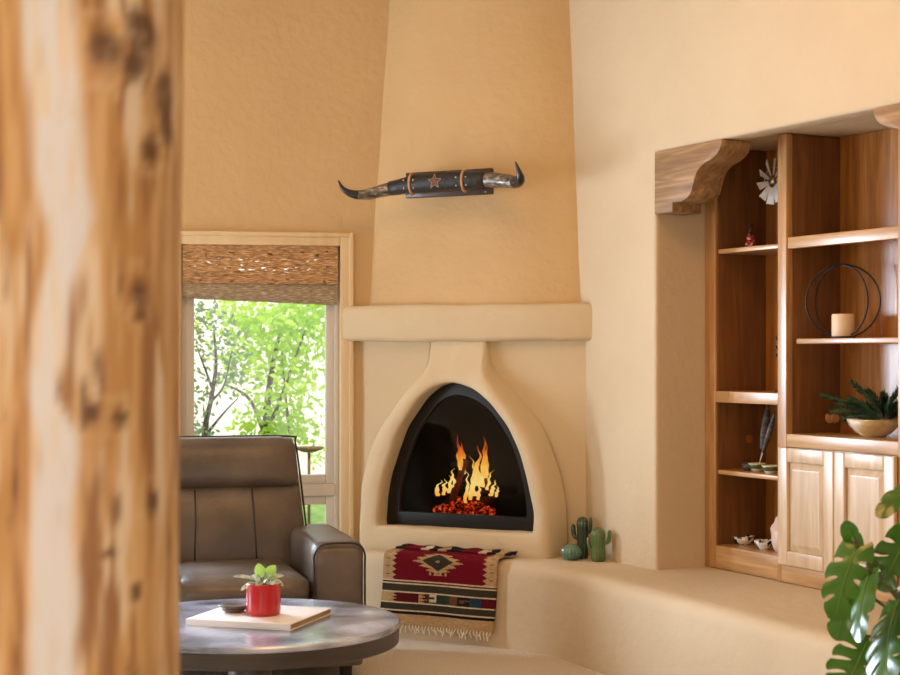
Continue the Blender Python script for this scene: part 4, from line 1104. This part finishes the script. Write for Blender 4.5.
RUST = mat('rusty_metal', (134, 98, 62), (104, 74, 48), scale=12, rough=.7)
hz = bb.z-g
bm = BM(); lathe(bm, [(.001, hz-.045), (.05, hz-.04), (.10, hz-.02), (.125, hz), (.118, hz), (.09, hz-.015), (.001, hz-.03)], seg=32); obj('basin', bm, RUST, bt, smooth=True)
bm = BM(); tube(bm, [(0, 0, 0), (0, 0, hz-.04)], .012, 10); obj('stem', bm, RUST, bt, smooth=True)
bm = BM(); lathe(bm, [(.12, 0), (.12, .012), (.02, .03)], seg=24); obj('foot', bm, RUST, bt, smooth=True)

# ------------------------------------------------------------------ light
wd = bpy.data.worlds.new('sky'); sc.world = wd; wd.use_nodes = True
bg = wd.node_tree.nodes['Background']; bg.inputs[0].default_value = (.86, .93, 1.0, 1); bg.inputs[1].default_value = 1.8
def light(name, kind, loc, target, energy, color, size=None, size_y=None, portal=False, spread=None):
    d = bpy.data.lights.new(name, kind); d.energy = energy; d.color = color
    if kind == 'AREA':
        d.shape = 'RECTANGLE'; d.size = size; d.size_y = size_y or size
        if spread: d.spread = spread
        if portal: d.cycles.is_portal = True
    if kind == 'SUN': d.angle = R(1.5)
    if kind in ('POINT', 'SPOT'): d.shadow_soft_size = size
    o = bpy.data.objects.new(name, d); COL.objects.link(o); o.location = loc
    o.rotation_euler = (Vector(target)-Vector(loc)).to_track_quat('-Z', 'Y').to_euler()
    return o
light('sun', 'SUN', (3, -5, 12), (.5, 9, 0), 3.6, (1, .95, .86))
wn = Vector((math.sin(LA), -math.cos(LA), 0))
wc = W(KO, LA, (wl+wr)/2, .13, (WT+WB)/2)
light('window_portal', 'AREA', wc, wc+wn, 1, (1, 1, 1), wr-wl, WT-WB, portal=True)
# daylight of the second window further along the same wall, then added fills from the side and behind the camera
w2 = W(KO, LA, -2.775, .012, 1.45)
light('daylight_second_window', 'AREA', w2, w2+wn, 270, (.70, .83, 1), 1.10, .85)
light('side_fill', 'AREA', (-5.56, 5.9, 1.1), (0, 5.9, 1.1), 130, (.74, .86, 1), 1.6, 1.5)  # cool fill added at the side wall, no window known there
light('rear_warm_fill', 'AREA', (2.5, -3.0, 1.45), (1.6, 6, 1.3), 14, (1, .60, .27), 3.0, 2.3)  # weak warm fill added in the unseen rear wall
light('rear_warm_fill_west', 'AREA', (-2.1, -3.0, 1.45), (-.4, 6, 1.3), 92, (1, .66, .38), 3.0, 2.3)  # warm fill added from behind to brighten the log post and walls
# warm ceiling lamps
light('ceiling_lamp', 'AREA', (.2, 4.6, H-.02), (.2, 4.6, 0), 38, (1, .48, .14), 1.2, 1.2)

# ------------------------------------------------------------------ camera and view
cam = bpy.data.cameras.new('camera'); co = bpy.data.objects.new('camera', cam); COL.objects.link(co)
co.location = (0, 0, CAMZ); co.rotation_euler = (R(90), 0, 0)
cam.sensor_width = 36; cam.lens = 36*F_PX/900; cam.shift_y = (HY-337.5)/900
cam.dof.use_dof = True; cam.dof.focus_distance = 6.9; cam.dof.aperture_fstop = 5.0
sc.camera = co
sc.view_settings.view_transform = 'Standard'; sc.view_settings.look = 'None'; sc.view_settings.gamma = 1
sc.view_settings.use_curve_mapping = False; sc.view_settings.exposure = -0.06
sc.cycles.use_denoising = True
